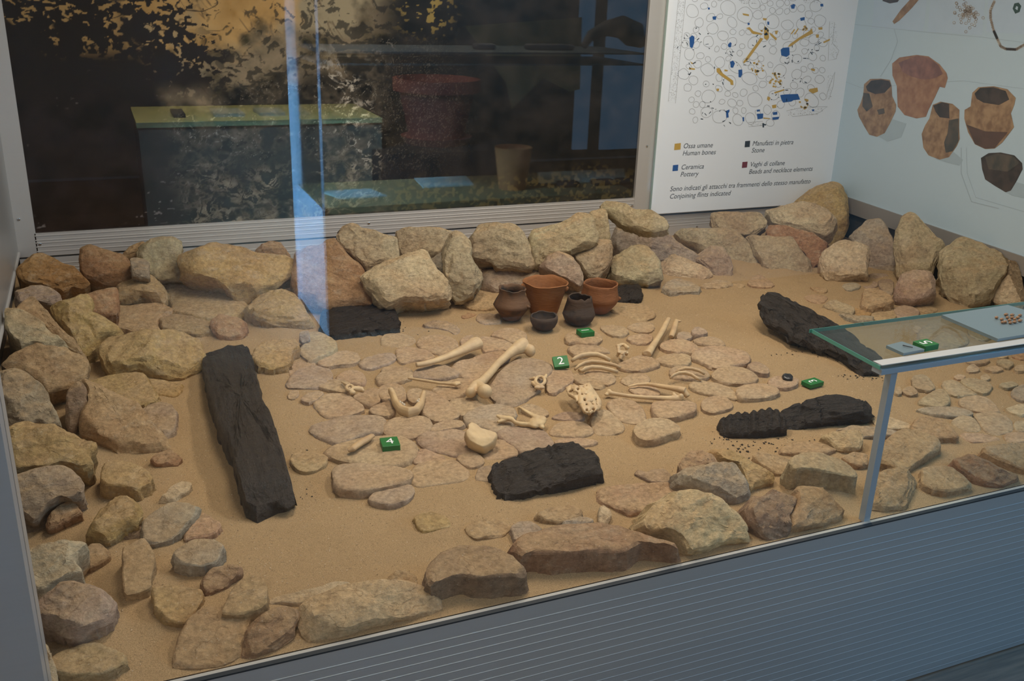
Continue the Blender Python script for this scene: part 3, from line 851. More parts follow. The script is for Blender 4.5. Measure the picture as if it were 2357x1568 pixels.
PAVE = """
n|880,771 911,769 945,773 956,785 945,793 921,799 880,799
n|960,793 968,777 994,773 1023,773 1049,783 1051,803 1031,811 1007,813 982,805
n|913,801 945,799 982,807 1000,820 982,826 951,828 927,836 915,824
p|951,862 962,848 986,842 1021,840 1043,850 1058,858 1039,867 1011,871 978,871 962,869
n|1062,856 1043,846 1060,828 1084,828 1100,818 1141,807 1172,809 1166,826 1135,848 1115,867 1096,881 1076,871
n|994,899 1011,887 1039,875 1068,871 1092,883 1076,899 1053,913 1033,920 1021,916 1007,909
p|1125,897 1141,871 1166,842 1190,830 1227,826 1262,838 1268,854 1256,867 1235,879 1239,895 1202,918 1162,924 1143,916
n|888,891 900,883 921,887 933,901 933,920 917,924 907,920 900,903
n|937,903 947,895 968,895 976,909 966,924 951,926 939,918
n|976,901 994,903 1019,916 1031,924 1049,940 1056,954 1039,964 1002,967 986,958 972,946 974,924
n|1031,924 1056,918 1084,918 1109,928 1117,944 1084,946 1068,956 1056,952
p|1070,960 1080,948 1100,938 1135,930 1176,936 1186,952 1178,973 1166,989 1149,995 1125,987 1109,981 1080,975
n|1196,938 1217,928 1258,944 1262,954 1243,958 1225,956
n|886,981 900,964 941,958 982,960 994,981 990,993 941,1009 917,1003 888,997
n|996,979 1023,969 1053,967 1070,973 1058,983 1023,989 996,993
p|964,1016 968,1003 994,993 1043,989 1070,993 1076,1013 1084,1030 1104,1040 1064,1046 1043,1048 1013,1040 982,1032
p|1145,995 1166,985 1186,983 1227,983 1249,989 1276,1026 1247,1032 1207,1044 1176,1020 1156,1009
n|1113,1046 1115,1038 1143,1013 1166,1016 1196,1042 1166,1054 1125,1060
n|880,846 911,842 939,850 949,864 931,871 900,875 880,871
n|1131,773 1141,762 1170,754 1198,758 1213,773 1194,791 1176,787 1149,775
n|1107,775 1131,777 1162,783 1186,795 1172,805 1139,805 1115,809 1109,793
n|1058,783 1074,773 1090,771 1086,787 1064,795
n|731,835 753,816 790,808 817,811 828,824 817,835 774,838 755,843
p|828,832 854,819 897,811 911,822 903,832 873,843 854,848 833,843
p|661,889 667,870 688,851 718,842 753,848 763,862 758,875 728,891 694,891
n|664,848 683,832 707,827 728,840 699,848 669,867
n|731,889 753,875 787,873 806,883 801,902 771,899 753,895
n|771,870 801,851 828,854 841,870 836,883 801,881
n|870,878 868,864 897,848 929,843 948,854 951,867 919,878 881,883
n|811,913 838,899 870,891 876,921 857,931 833,926
n|870,899 881,886 908,881 924,889 929,910 916,923 892,921 876,915
n|724,931 731,918 758,907 790,907 811,913 838,939 817,948 801,952 769,958 744,956
n|849,942 876,929 903,923 911,945 892,957 862,953
p|716,990 726,977 747,972 790,958 844,958 881,961 884,988 876,996 833,998 817,1006 790,1017 774,1017 747,1006
n|755,1041 766,1028 801,1017 854,1006 908,1004 940,1012 956,1031 948,1055 908,1071 854,1073 814,1063 779,1055
n+|771,1081 782,1071 828,1068 881,1073 921,1076 943,1087 940,1100 913,1111 876,1119 838,1127 785,1124 774,1106
p|849,1148 868,1130 908,1119 940,1114 953,1130 940,1148 903,1159 868,1156
s|669,1055 683,1041 715,1041 753,1049 747,1068 726,1081 699,1084 680,1073
n|661,915 669,899 686,897 688,910 675,919
n|691,918 715,902 747,902 728,921 707,926
n|946,1088 962,1070 1007,1059 1045,1059 1071,1080 1079,1094 1061,1107 1013,1115 964,1121 948,1110
n|951,1059 967,1032 991,1038 1029,1056 994,1062 959,1067
n|1050,1051 1088,1040 1112,1054 1112,1067 1088,1075 1066,1070
p|1093,1102 1104,1075 1136,1072 1138,1107 1114,1107
n|1398,932 1408,922 1433,918 1455,922 1476,938 1484,956 1482,967 1465,973 1441,971 1424,964 1408,946
n+|1502,932 1510,924 1547,922 1588,924 1600,930 1598,946 1578,952 1547,960 1520,960 1508,950
n|1359,967 1367,948 1396,944 1412,954 1433,977 1435,989 1414,997 1388,999 1369,995
n|1265,999 1276,979 1298,969 1322,969 1347,975 1363,989 1359,999 1333,1005 1292,1005
n|1278,1011 1343,1009 1376,1016 1359,1024 1322,1028 1286,1026
n+|1461,989 1467,977 1496,964 1527,964 1551,973 1561,983 1561,993 1543,997 1518,1007 1490,1011 1471,1005
n|1259,854 1271,850 1312,850 1320,867 1316,879 1292,891 1278,901 1261,899 1259,879
n|1320,860 1331,858 1355,867 1384,881 1392,887 1380,895 1347,887 1324,877
n|1341,858 1363,854 1396,854 1416,869 1412,879 1394,885 1369,875
n|1427,875 1455,860 1482,860 1496,871 1490,881 1465,883 1445,887
n|1422,838 1455,824 1486,816 1506,828 1518,840 1492,848 1465,852 1435,848
n|1518,795 1539,783 1578,783 1606,795 1598,811 1578,811 1547,807
n|1543,862 1547,846 1578,842 1618,850 1633,862 1618,871 1567,871
n|1445,891 1465,883 1510,891 1520,909 1486,909 1455,903
p|1271,962 1282,954 1306,948 1333,950 1347,962 1327,967 1292,967
n|1302,769 1331,760 1371,764 1386,779 1373,789 1343,791 1331,785 1308,787
n|1380,752 1404,748 1435,752 1447,762 1435,773 1404,771
n|1441,752 1465,744 1500,742 1506,754 1496,764 1465,764
n|1441,775 1476,769 1502,771 1496,789 1461,791
n|1306,801 1333,793 1380,797 1404,809 1367,811 1331,820
n|1587,888 1603,876 1638,881 1671,888 1697,909 1694,919 1671,914 1638,909 1608,901
n|1615,929 1625,916 1659,911 1684,924 1684,937 1664,944 1638,949 1620,942
n+|1697,899 1704,888 1740,883 1778,886 1793,901 1776,911 1740,916 1704,914
n|1768,881 1778,868 1816,865 1837,873 1832,886 1809,893 1783,890
n|1638,865 1653,850 1684,843 1717,848 1743,865 1735,878 1702,882 1664,878
n|1595,820 1603,802 1638,797 1689,802 1722,815 1720,835 1689,837 1674,845 1646,845 1623,832
p|1720,840 1740,832 1765,843 1771,858 1748,858 1730,850
n|1597,781 1638,774 1666,787 1666,797 1638,795 1603,789
n|1519,794 1536,784 1572,781 1603,794 1590,809 1562,809 1531,804
n|1508,827 1536,815 1587,815 1587,837 1562,843 1526,837
p+|1592,761 1603,751 1623,759 1628,766 1613,770 1595,767
p|1557,776 1562,764 1587,764 1595,776 1569,783
s|1404,714 1439,704 1484,700 1511,725 1475,739 1430,725
p|1095,733 1110,716 1142,714 1152,733 1150,744 1110,744
r|1061,725 1078,712 1099,710 1108,718 1087,729 1065,732
g+|688,805 711,785 709,767 732,764 770,782 772,803 739,818 716,828 696,816
g|2243,953 2281,946 2325,963 2332,991 2294,1001 2270,994 2256,973
g|2191,970 2212,956 2239,960 2256,984 2253,994 2219,992 2198,980
b|2108,942 2160,936 2215,939 2243,953 2194,958 2146,953
g|2112,925 2136,908 2170,892 2188,922 2174,934 2143,932
g|2167,880 2198,875 2232,898 2250,908 2184,910
g|2208,874 2243,870 2287,884 2270,906 2236,896
g|2098,867 2129,860 2153,891 2139,898 2105,891
n|2212,915 2263,908 2305,946 2277,949 2243,944 2212,932
b|2329,898 2357,884 2380,901 2377,925 2332,915
g|2298,884 2332,877 2346,887 2315,894
w|2315,939 2357,929 2387,939 2357,956 2329,949
w|2225,846 2239,837 2255,848 2250,855 2227,856
w|2194,867 2212,860 2224,868 2208,874
w|2255,867 2270,860 2281,870 2267,877
w|2263,849 2287,841 2312,849 2291,856
g|2291,832 2312,824 2336,836 2318,849
w|2281,817 2298,812 2324,818 2308,825
w|2336,843 2357,839 2377,846 2357,853 2339,853
r|2325,818 2357,805 2384,818 2357,829
n|2222,825 2246,818 2281,829 2263,837 2229,836
g|2074,898 2098,887 2115,906 2091,910
g|2057,898 2070,887 2077,905 2064,908
g|2332,973 2357,967 2380,980 2357,994 2339,994
n|2208,998 2263,998 2305,1011 2281,1018 2229,1018
n|2312,998 2357,994 2387,1004 2357,1018 2318,1018
g|2115,774 2132,746 2177,750 2215,763 2229,787 2194,798 2143,787
w|2098,756 2112,748 2124,760 2112,767
g|2229,753 2281,750 2294,770 2263,784 2232,770
k|1849,683 1881,676 1907,684 1893,699 1864,693
t|2010,713 2048,702 2056,716 2065,730 2025,739 2005,727
o|1961,710 1982,710 2005,716 2002,727 1967,725
p|2056,710 2088,702 2117,716 2111,727 2062,730
t|2108,704 2140,704 2160,713 2140,722 2119,716
p|1982,650 2019,647 2019,661 1990,664
p|2022,644 2056,644 2056,670 2048,681 2025,661
p|1999,630 2039,630 2045,638 2005,643
b|1936,656 1967,650 1984,659 1953,670
t|1864,659 1904,664 1901,673 1878,670
k|1717,656 1743,630 1763,641 1781,653 1772,661
t|1667,663 1690,651 1716,656 1704,665
"""
PAL = {k: (c[0], c[1] * (0.94 if k in 'gwqcbpdn' else 0.885), c[2] * (0.82 if k in 'gwqcbpdn' else 0.69)) for k, c in PAL.items()}
rs = random.Random(21)
MOUND = []
for i, line in enumerate(l for l in RIM.strip().split('\n')):
    cc, tilt, anc, dep, lab, pts = line.split('|')
    tl = float(tilt)
    flat = tl < 15
    V, Fc, org = stone_mesh(px(pts), tl, anc, float(dep), 100 + i, bulge=0.06 if flat else 0.24, flare=0.05 if flat else 0.0,
                            N=72, facets=4 if flat else 7, rough=0.018 if flat else 0.030, grow=1.06, jag=0.030, terrace=0.0 if (flat or i % 2) else 0.07)
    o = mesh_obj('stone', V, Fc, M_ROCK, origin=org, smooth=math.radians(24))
    o.color = tint(PAL[cc], rs)
    ext = (V.max(0) - V.min(0))[:2]
    if tl < 26:
        MOUND.append((org[0], org[1], 0.5 * ext.max() + 0.03, min(0.020, 0.45 * max(0.0, V[:, 2].max()))))
    else:
        MOUND.append((org[0], org[1], 0.5 * ext.max() + 0.02, 0.018))
    tag(o, lab, 'stone', 'loose stones around the pavement')

# sand banked up around the half-buried stones
mz = np.zeros(nx * ny)
for (mx_, my_, sg, hg) in MOUND:
    d2 = ((P[:, 0] - mx_) ** 2 + (P[:, 1] - my_) ** 2) / (sg * sg)
    mz = np.maximum(mz, hg * np.exp(-d2 ** 2))
fr_ = np.clip((P[:, 1] - YF - 0.015) / 0.10, 0, 1)
zz = (zz + mz * (0.75 + 0.35 * fbm(P * 9.0, 77, 2))) * fr_ + (1 - fr_) * 0.002
P[:, 2] = zz
sand.data.vertices.foreach_set('co', P.ravel())
sand.data.update()

pav = empty('stone_pavement', (1.6, 2.6, 0.0))
tag(pav, 'pavement of flat sand-coloured stones set in the sand under the bones', 'pavement')
for i, line in enumerate(l for l in PAVE.strip().split('\n')):
    cc, pts = line.split('|')
    hgt = rs.uniform(0.016, 0.024) if '+' in cc else rs.uniform(0.005, 0.011)
    V, Fc, org = stone_mesh(px(pts), rs.uniform(-1, 3), 'z%.4f' % hgt, hgt + 0.03, 400 + i, bulge=0.03, flare=0.03,
                            N=40, facets=1, rough=0.010, rim=0.05, grow=1.10, cut=0.22)
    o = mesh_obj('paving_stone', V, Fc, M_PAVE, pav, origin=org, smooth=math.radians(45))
    o.color = tuple(v * (0.90 if cc[0] != 'n' else 1.0) for v in tint(PAL[cc[0]], rs, 0.07)[:3]) + (1.0,)

# ------------------------------------------------------------------ charred timbers
def log_piece(name, pts, tilt, anc, depth, seed, parent=None, bulge=0.05, flare=0.02, facets=2, grooves=None, amp=0.0045):
    V, Fc, org = stone_mesh(px(pts), tilt, anc, depth, seed, bulge=bulge, flare=flare, N=96, facets=facets, rough=0.010, rim=0.03, grow=1.035)
    top = V[:1 + 14 * 96]
    d = top[:, :2] - top[:, :2].mean(0)
    w_, v_ = np.linalg.eigh(d.T @ d)
    ax = v_[:, 1]
    phi = math.atan2(ax[1], ax[0])
    R2 = np.array([[math.cos(-phi), -math.sin(-phi), 0], [math.sin(-phi), math.cos(-phi), 0], [0, 0, 1]])
    L = (V - org) @ R2.T
    q = L * np.array([6, 70, 70]) + seed
    L[:, 2] += amp * fbm(q, 3, 3) - amp * 1.2 * np.clip(np.abs(vnoise(L * np.array([26, 9, 9]) + seed, 8)) < 0.10, 0, 1)
    L[:, 1] += amp * 0.8 * fbm(q + 9, 4, 3)
    if grooves:
        n, x0, x1, dp = grooves
        for k in range(n):
            xc = x0 + (x1 - x0) * (k + 0.5) / n
            L[:, 2] -= dp * np.exp(-((L[:, 0] - xc - 0.25 * L[:, 1]) / 0.005) ** 2)
    base = np.zeros(3) if parent is None else np.array(parent.location)
    o = mesh_obj(name, L, Fc, M_CHAR, origin=(0, 0, 0), smooth=math.radians(42))
    o.location = Vector((org - base).tolist())
    o.rotation_euler = (0, 0, phi)
    if parent is not None:
        o.parent = parent
    return o


tag(log_piece('charred_timber', '473,797 515,788 558,787 573,802 590,860 605,920 625,960 640,1010 655,1060 671,1105 640,1118 568,1132 548,1085 530,1025 508,985 490,935 480,890 470,840', 0, 'f56', 0.1, 31),
    'long thick charred beam lying front to back at the left', 'beam', 'charred timbers')
tag(log_piece('charred_board', '742,716 770,708 800,703 850,699 893,703 908,715 916,740 915,752 860,757 800,763 750,770 741,755', 4, 'f17', 0.05, 32),
    'dark charred board lying behind the pavement, left of the clay pots', 'board', 'charred timbers')
tag(log_piece('charred_board', '1410,662 1440,656 1471,653 1478,672 1477,686 1430,693 1412,690', 10, 'f6', 0.03, 33),
    'small charred board end peeking out right of the clay pots', 'board', 'charred timbers')
tag(log_piece('charred_block', '1136,1078 1146,1064 1168,1055 1208,1043 1262,1035 1302,1029 1329,1026 1350,1035 1366,1048 1377,1067 1386,1091 1355,1097 1275,1113 1195,1129 1162,1131 1146,1118 1138,1099', 6, 'f24', 0.08, 34, amp=0.0055, bulge=0.10),
    'short thick charred block with cracked top in the centre foreground', 'charred block', 'charred timbers')
lg = empty('charred_log', on_z(1830, 975, 0))
tag(lg, 'charred log in two joined lengths with tool grooves on its left end', 'log', 'charred timbers')
log_piece('grooved_end', '1655,975 1664,965 1690,957 1740,954 1778,948 1799,951 1808,970 1806,992 1765,1003 1715,1008 1676,1009 1661,1000', 22, 'z.0', 0.06, 35, lg, bulge=0.24, facets=0, grooves=(8, -0.09, 0.09, 0.008), amp=0.003)
log_piece('shaft', '1795,952 1816,944 1842,937 1893,924 1931,920 1982,921 2002,932 2004,949 1995,957 1944,967 1893,975 1842,983 1800,992', 22, 'z.0', 0.06, 36, lg, bulge=0.22, facets=1, amp=0.006)
tag(log_piece('charred_log', '1753,699 1762,679 1775,676 1795,681 1824,696 1852,716 1881,730 1911,749 1935,757 1967,777 2005,805 2030,826 2012,849 1988,855 1964,846 1940,815 1895,797 1865,786 1829,774 1811,756 1788,738 1766,726', 14, 'z.015', 0.05, 37, bulge=0.06, facets=3, amp=0.011),
    'long crumbling charred log running under the corner of the glass shelf', 'log', 'charred timbers')

# loose grains of sand, gravel and charcoal crumbs: real little lumps, far too many to count
def crumbs(name, pos, sizes, mat, label, cat):
    base = np.array([(1, 0, 0), (0, 1, 0), (-1, 0, 0), (0, -1, 0), (0, 0, 1), (0, 0, -1)], float)
    tri = np.array([(0, 1, 4), (1, 2, 4), (2, 3, 4), (3, 0, 4), (1, 0, 5), (2, 1, 5), (3, 2, 5), (0, 3, 5)])
    n = len(pos)
    r = np.random.RandomState(n)
    sc = sizes[:, None] * r.uniform(0.6, 1.3, (n, 3)) * (1, 1, 0.7)
    a = r.uniform(0, 6.28, n)
    B = base[None] * sc[:, None, :]
    X = B[..., 0] * np.cos(a)[:, None] - B[..., 1] * np.sin(a)[:, None]
    Y = B[..., 0] * np.sin(a)[:, None] + B[..., 1] * np.cos(a)[:, None]
    V = np.stack([X, Y, B[..., 2]], -1) + pos[:, None, :]
    Fc = (tri[None] + 6 * np.arange(n)[:, None, None]).reshape(-1, 3)
    o = mesh_obj(name, V.reshape(-1, 3), Fc.tolist(), mat)
    tag(o, label, cat, kind='stuff')


r = np.random.RandomState(5)


def sandz(p):
    i = np.clip(((p[:, 0] - xs[0]) / (xs[1] - xs[0])).astype(int), 0, nx - 1)
    j = np.clip(((p[:, 1] - ys[0]) / (ys[1] - ys[0])).astype(int), 0, ny - 1)
    return zz.reshape(ny, nx)[j, i]


n = 21000
p = np.stack([r.uniform(-0.25, 3.25, n), r.uniform(YF + 0.03, 3.5, n), np.zeros(n)], 1)
p[:, 2] = sandz(p)
M_GRAIN = plain('pale_gravel', (0.62, 0.47, 0.30), 0.7, grain=0.35, gscale=30)
crumbs('gravel_grains', p[:13000], r.uniform(0.0007, 0.0020, 13000), M_GRAIN, 'pale coarse grains scattered over the whole sand bed', 'gravel')
crumbs('dark_grains', p[13000:], r.uniform(0.0007, 0.0017, 8000), plain('dark_gravel', (0.26, 0.17, 0.09), 0.8), 'dark brown coarse grains scattered over the sand bed', 'gravel')
cp = []
for (cx, cy, sx, sy, k) in ((1730, 1025, 60, 14, 70), (1870, 800, 40, 14, 60), (1985, 862, 30, 8, 40), (1780, 740, 20, 8, 20), (700, 1100, 20, 50, 18), (1665, 1000, 14, 8, 20), (930, 770, 40, 12, 14)):
    for _ in range(k):
        q = on_z(cx + r.randn() * sx, cy + r.randn() * sy, 0.003)
        if q[1] > YF + 0.05:
            cp.append(q)
cp = np.array(cp)
cp[:, 2] = sandz(cp) + 0.001
crumbs('charcoal_crumbs', cp, r.uniform(0.001, 0.0042, len(cp)), M_CHAR, 'black charcoal crumbs scattered around the charred logs', 'charcoal')

# ------------------------------------------------------------------ clay pots
def pot(bx, by, prof, mat, label, wall=0.006, lugs=(), name='clay_pot', wob=0.02, seed=1, inner=None):
    B = on_z(bx, by, 0.012)
    B[2] = 0.010
    s = np.dot(B - CAM, fwd) / F_PX
    root = empty(name, B)
    pr = [(hw * s, on_y(bx, yp, B[1])[2] - B[2]) for hw, yp in prof]
    pr[0] = (pr[0][0], 0.0)
    out = [(0.0005, 0.0)] + pr
    top = out[-1]
    inn = [(max(rr - wall, 0.001), zz_ - (0.0 if k else 0.0)) for k, (rr, zz_) in enumerate(reversed(pr[1:]))]
    full = out + [(top[0] - wall * 0.5, top[1] + wall * 0.3)] + inn + [(pr[0][0] - wall * 0.5, wall), (0.0005, wall)]
    dense = []
    for a, b in zip(full[:-1], full[1:]):
        k = max(1, int(math.hypot(b[0] - a[0], b[1] - a[1]) / 0.008))
        dense += [(a[0] + (b[0] - a[0]) * i / k, a[1] + (b[1] - a[1]) * i / k) for i in range(k)]
    dense.append(full[-1])
    m = MB().lathe((0, 0, 0), dense, 56)
    V = np.array(m.v)
    rad = np.hypot(V[:, 0], V[:, 1])
    f = 1 + wob * fbm(np.column_stack([V[:, 0] / (rad + 1e-6) * 1.3, V[:, 1] / (rad + 1e-6) * 1.3, V[:, 2] * 14]) + seed, seed, 3)
    V[:, :2] *= f[:, None]
    hz = top[1]
    a = np.arctan2(V[:, 1], V[:, 0])
    V[:, 2] += np.clip((V[:, 2] / hz - 0.75) / 0.25, 0, 1) * 0.004 * vnoise(np.column_stack([np.cos(a) * 3, np.sin(a) * 3, np.zeros(len(a))]) + seed, seed)
    ves = mesh_obj('vessel', V + B, m.f, mat, root, smooth=math.radians(60))
    for (ang, zf, ln, hw_) in lugs:               # lug handles on the wall
        zc = hz * zf
        rr = np.interp(zc, [q[1] for q in pr], [q[0] for q in pr])
        dr = np.array([math.cos(ang), math.sin(ang), 0])
        c = B + dr * (rr - 0.003) + np.array([0, 0, zc])
        MB().tube([c - dr * 0.004, c + dr * ln * 0.5, c + dr * ln], [hw_, hw_ * 0.9, hw_ * 0.45], 10).build('lug', mat, ves, smooth=3.14)
    tag(root, label, 'pot', 'clay grave pots')
    return root


vr = math.atan2(-math.sin(YAW) * 1.0, math.cos(YAW))   # direction of image right in plan: angle of (cos, -sin)
RI = math.atan2(-math.sin(YAW), math.cos(YAW))
LE = RI + math.pi
C_DARK = clay_mat('clay_sooty', (0.155, 0.083, 0.044), (0.040, 0.033, 0.028), 12, 0.46)
C_ORNG = clay_mat('clay_orange', (0.30, 0.125, 0.046), (0.18, 0.080, 0.038), 16, 0.60)
C_BLK = clay_mat('clay_black', (0.075, 0.046, 0.030), (0.024, 0.020, 0.018), 16, 0.50)
C_ORN2 = clay_mat('clay_red', (0.25, 0.100, 0.040), (0.12, 0.058, 0.030), 18, 0.58)
pot(1252, 716, [(31, 720), (35, 706), (40, 690), (45, 674), (49, 660), (53, 648)], C_ORNG, 'large orange conical clay pot at the back of the group', lugs=((LE + 0.3, 0.88, 0.016, 0.013), (RI - 0.3, 0.85, 0.012, 0.012)), seed=2)
pot(1378, 717, [(21, 720), (30, 707), (39, 696), (44, 687), (41, 674), (39, 664), (39.5, 653)], C_ORN2, 'orange-red carinated clay jar at the right of the pot group', lugs=((RI, 0.50, 0.012, 0.008),), seed=3)
pot(1177, 733, [(19, 737), (28, 722), (37, 710), (43, 701), (38, 691), (31, 679), (30, 670), (32, 663)], C_DARK, 'brown double-coned clay jar with sooty patches at the left', lugs=((RI - 0.5, 0.5, 0.012, 0.007),), seed=4)
pot(1331, 743, [(23, 748), (32, 736), (38, 723), (34, 709), (30, 696), (27.5, 684)], C_BLK, 'blackish clay jar with a narrow mouth behind the number 1 block', seed=5)
pot(1251, 756, [(18, 759), (26, 750), (31, 740), (32, 733), (31.5, 727)], C_BLK, 'small dark clay bowl in front of the other pots', seed=6, name='clay_bowl')

# ------------------------------------------------------------------ bones
def n_(x, y, z):
    return on_z(880 + x / 4.9, 740 + y / 4.9, z)


def o_(x, y, z):
    return on_z(1200 + x / 4.9, 740 + y / 4.9, z)


def bone(name, mb, org, label, vox=0.0026, tone=(1, 1, 1), smooth_it=3):
    o = mb.build(name, M_BONE, origin=org, smooth=3.14)
    if vox:
        md = o.modifiers.new('fuse', 'REMESH')
        md.mode = 'VOXEL'
        md.voxel_size = vox
        md.use_smooth_shade = True
        if smooth_it:
            sm = o.modifiers.new('soften', 'SMOOTH')
            sm.iterations = smooth_it
            sm.factor = 0.5
    o.color = (*tone, 1)
    tag(o, label, 'bone', 'human bones on the pavement')
    return o


def low(p, z):
    p = np.array(p)
    p[2] = z
    return p


# femur
m = MB().ball(n_(1155, 790, 0.042), 0.0225, 18, 12)
m.tube([n_(1150, 780, 0.040), n_(1090, 725, 0.038)], [0.017, 0.016])
m.ball(n_(1000, 800, 0.036), (0.018, 0.014, 0.018))
m.tube([n_(1005, 830, 0.028), n_(1010, 770, 0.036), n_(1070, 715, 0.036)], [0.010, 0.015, 0.017])
m.tube([n_(1060, 730, 0.035), n_(1120, 680, 0.035), n_(1200, 600, 0.034), n_(1300, 480, 0.036), n_(1400, 390, 0.042), n_(1480, 330, 0.046), n_(1560, 285, 0.050), n_(1600, 270, 0.05)],
       [0.018, 0.0135, 0.0125, 0.0122, 0.0135, 0.018, 0.026, 0.026], 14)
m.ball(n_(1585, 255, 0.048), (0.021, 0.022, 0.022)).ball(n_(1665, 330, 0.040), (0.019, 0.021, 0.022))
bone('femur', m, low(n_(1300, 500, 0), 0.01), 'complete thigh bone with a round head, largest bone on the pavement')
# broken shin bone
m = MB().tube([n_(380, 490, 0.030), n_(470, 478, 0.030), n_(600, 445, 0.031), n_(750, 390, 0.034), n_(880, 335, 0.038), n_(980, 285, 0.042), n_(1050, 250, 0.044), n_(1090, 240, 0.044)],
              [0.0105, 0.0108, 0.0115, 0.0135, 0.017, 0.022, 0.027, 0.026], 14, 0.8)
bone('shin_bone', m, low(n_(700, 400, 0), 0.01), 'yellowish shin bone broken straight at its left end')
# thin shaft
m = MB().tube([n_(290, 640, 0.022), n_(330, 645, 0.022), n_(520, 675, 0.022), n_(650, 695, 0.022), n_(780, 705, 0.023), n_(830, 715, 0.024), n_(880, 700, 0.025)], [0.0035, 0.0042, 0.0048, 0.0048, 0.0052, 0.0062, 0.0045], 10)
m.tube([n_(800, 715, 0.024), n_(830, 690, 0.026), n_(880, 690, 0.026)], [0.004, 0.005, 0.004], 8)
bone('fibula', m, low(n_(600, 690, 0), 0.01), 'thin straight bone above the lower jaw', 0.0018, tone=(0.92, 0.88, 0.8), smooth_it=1)
# lower jaw
jaw = empty('lower_jaw', low(n_(300, 960, 0), 0.012))
tag(jaw, 'lower jaw with a few teeth lying left of the thigh bone head', 'jaw bone', 'human bones on the pavement')
m = MB().tube([n_(95, 780, 0.040), n_(120, 830, 0.032), n_(150, 920, 0.026), n_(210, 1000, 0.024), n_(300, 1035, 0.024), n_(380, 1010, 0.024), n_(430, 940, 0.026), n_(455, 860, 0.030), n_(470, 800, 0.036)],
              [0.009, 0.0098, 0.0108, 0.012, 0.0135, 0.012, 0.0108, 0.009, 0.007], 10, 1.35)
m.ball(n_(95, 775, 0.044), 0.0085)
j = m.build('jaw_bone', M_BONE, jaw, smooth=3.14)
md = j.modifiers.new('fuse', 'REMESH')
md.mode, md.voxel_size, md.use_smooth_shade = 'VOXEL', 0.0024, True
j.color = (0.85, 0.78, 0.68, 1)
M_TOOTH = plain('tooth', (0.62, 0.52, 0.38), 0.35)
for (tx, ty) in ((200, 915), (225, 930), (245, 945), (395, 905), (415, 890), (410, 915)):
    MB().ball(n_(tx, ty, 0.036), (0.0042, 0.0042, 0.006), 8, 6).build('tooth', M_TOOTH, j, smooth=3.14)


def ring_pts(cx, cy, rx, ry, z, conv, k=18, a0=0.0, a1=2 * math.pi):
    return [conv(cx + rx * math.cos(a0 + (a1 - a0) * i / k), cy + ry * math.sin(a0 + (a1 - a0) * i / k), z) for i in range(k + 1)]


# neck vertebra (ring) by the number 2 block
m = MB().tube(ring_pts(1780, 670, 52, 48, 0.028, n_), 0.0055, 10, cap=False)
m.ball(n_(1745, 745, 0.024), (0.010, 0.007, 0.006)).ball(n_(1800, 745, 0.024), (0.010, 0.008, 0.006)).ball(n_(1700, 690, 0.024), (0.007, 0.008, 0.005))
m.tube([n_(1720, 640, 0.027), n_(1660, 650, 0.020)], [0.006, 0.003]).tube([n_(1835, 640, 0.028), n_(1850, 600, 0.03)], [0.0065, 0.004]).tube([n_(1700, 700, 0.024), n_(1780, 760, 0.022)], 0.006)
bone('vertebra', m, low(n_(1775, 690, 0), 0.012), 'ring-shaped vertebra below left of the number 2 block', 0.0018, smooth_it=1)
# lumbar vertebra with open processes
m = MB().tube(ring_pts(1140, 300, 45, 38, 0.045, o_, 12, math.pi, 2 * math.pi), 0.0062, 10)
m.tube([o_(1095, 300, 0.045), o_(1100, 350, 0.034), o_(1080, 390, 0.018)], [0.007, 0.0065, 0.006]).tube([o_(1185, 300, 0.045), o_(1190, 350, 0.034), o_(1185, 375, 0.018)], [0.007, 0.006, 0.005])
m.tube([o_(1140, 350, 0.032), o_(1125, 395, 0.022), o_(1115, 425, 0.014)], [0.0055, 0.0065, 0.006]).tube([o_(1140, 355, 0.034), o_(1155, 400, 0.02)], [0.006, 0.006])
m.tube([o_(1100, 345, 0.034), o_(1185, 350, 0.034)], 0.006).ball(o_(1090, 280, 0.048), 0.008).ball(o_(1195, 295, 0.048), 0.0075)
bone('vertebra', m, low(o_(1140, 380, 0), 0.012), 'pale vertebra standing right above the ribs', 0.0018, smooth_it=1)
# small vertebra fragment on the left
g_ = lambda x, y, z: on_z(640 + x / 3.7333, 760 + y / 3.7333, z)
m = MB().tube(ring_pts(615, 495, 28, 22, 0.024, g_), 0.005, 9, cap=False)
m.ball(g_(640, 535, 0.018), (0.010, 0.008, 0.007)).tube([g_(590, 470, 0.022), g_(545, 445, 0.018)], [0.005, 0.003]).tube([g_(650, 500, 0.022), g_(720, 510, 0.016), g_(735, 525, 0.015)], [0.008, 0.009, 0.004])
m.ball(g_(680, 500, 0.018), (0.014, 0.009, 0.007))
bone('vertebra', m, low(g_(640, 510, 0), 0.012), 'small vertebra fragment on the left part of the pavement', 0.0018, smooth_it=1)


def rib(pts, rad, conv, z, label, arch=0.012, tone=(1, 1, 1)):
    k = len(pts)
    P_ = [conv(x, y, z + arch * math.sin(math.pi * i / (k - 1))) for i, (x, y) in enumerate(pts)]
    m = MB().tube(P_, [rad * (0.7 + 0.3 * math.sin(math.pi * min(1, (i + 0.5) / k))) for i in range(k)], 10, 1.35)
    V = np.array(m.v)
    return bone('rib', m, low(P_[k // 2], 0.012), label, 0, tone)


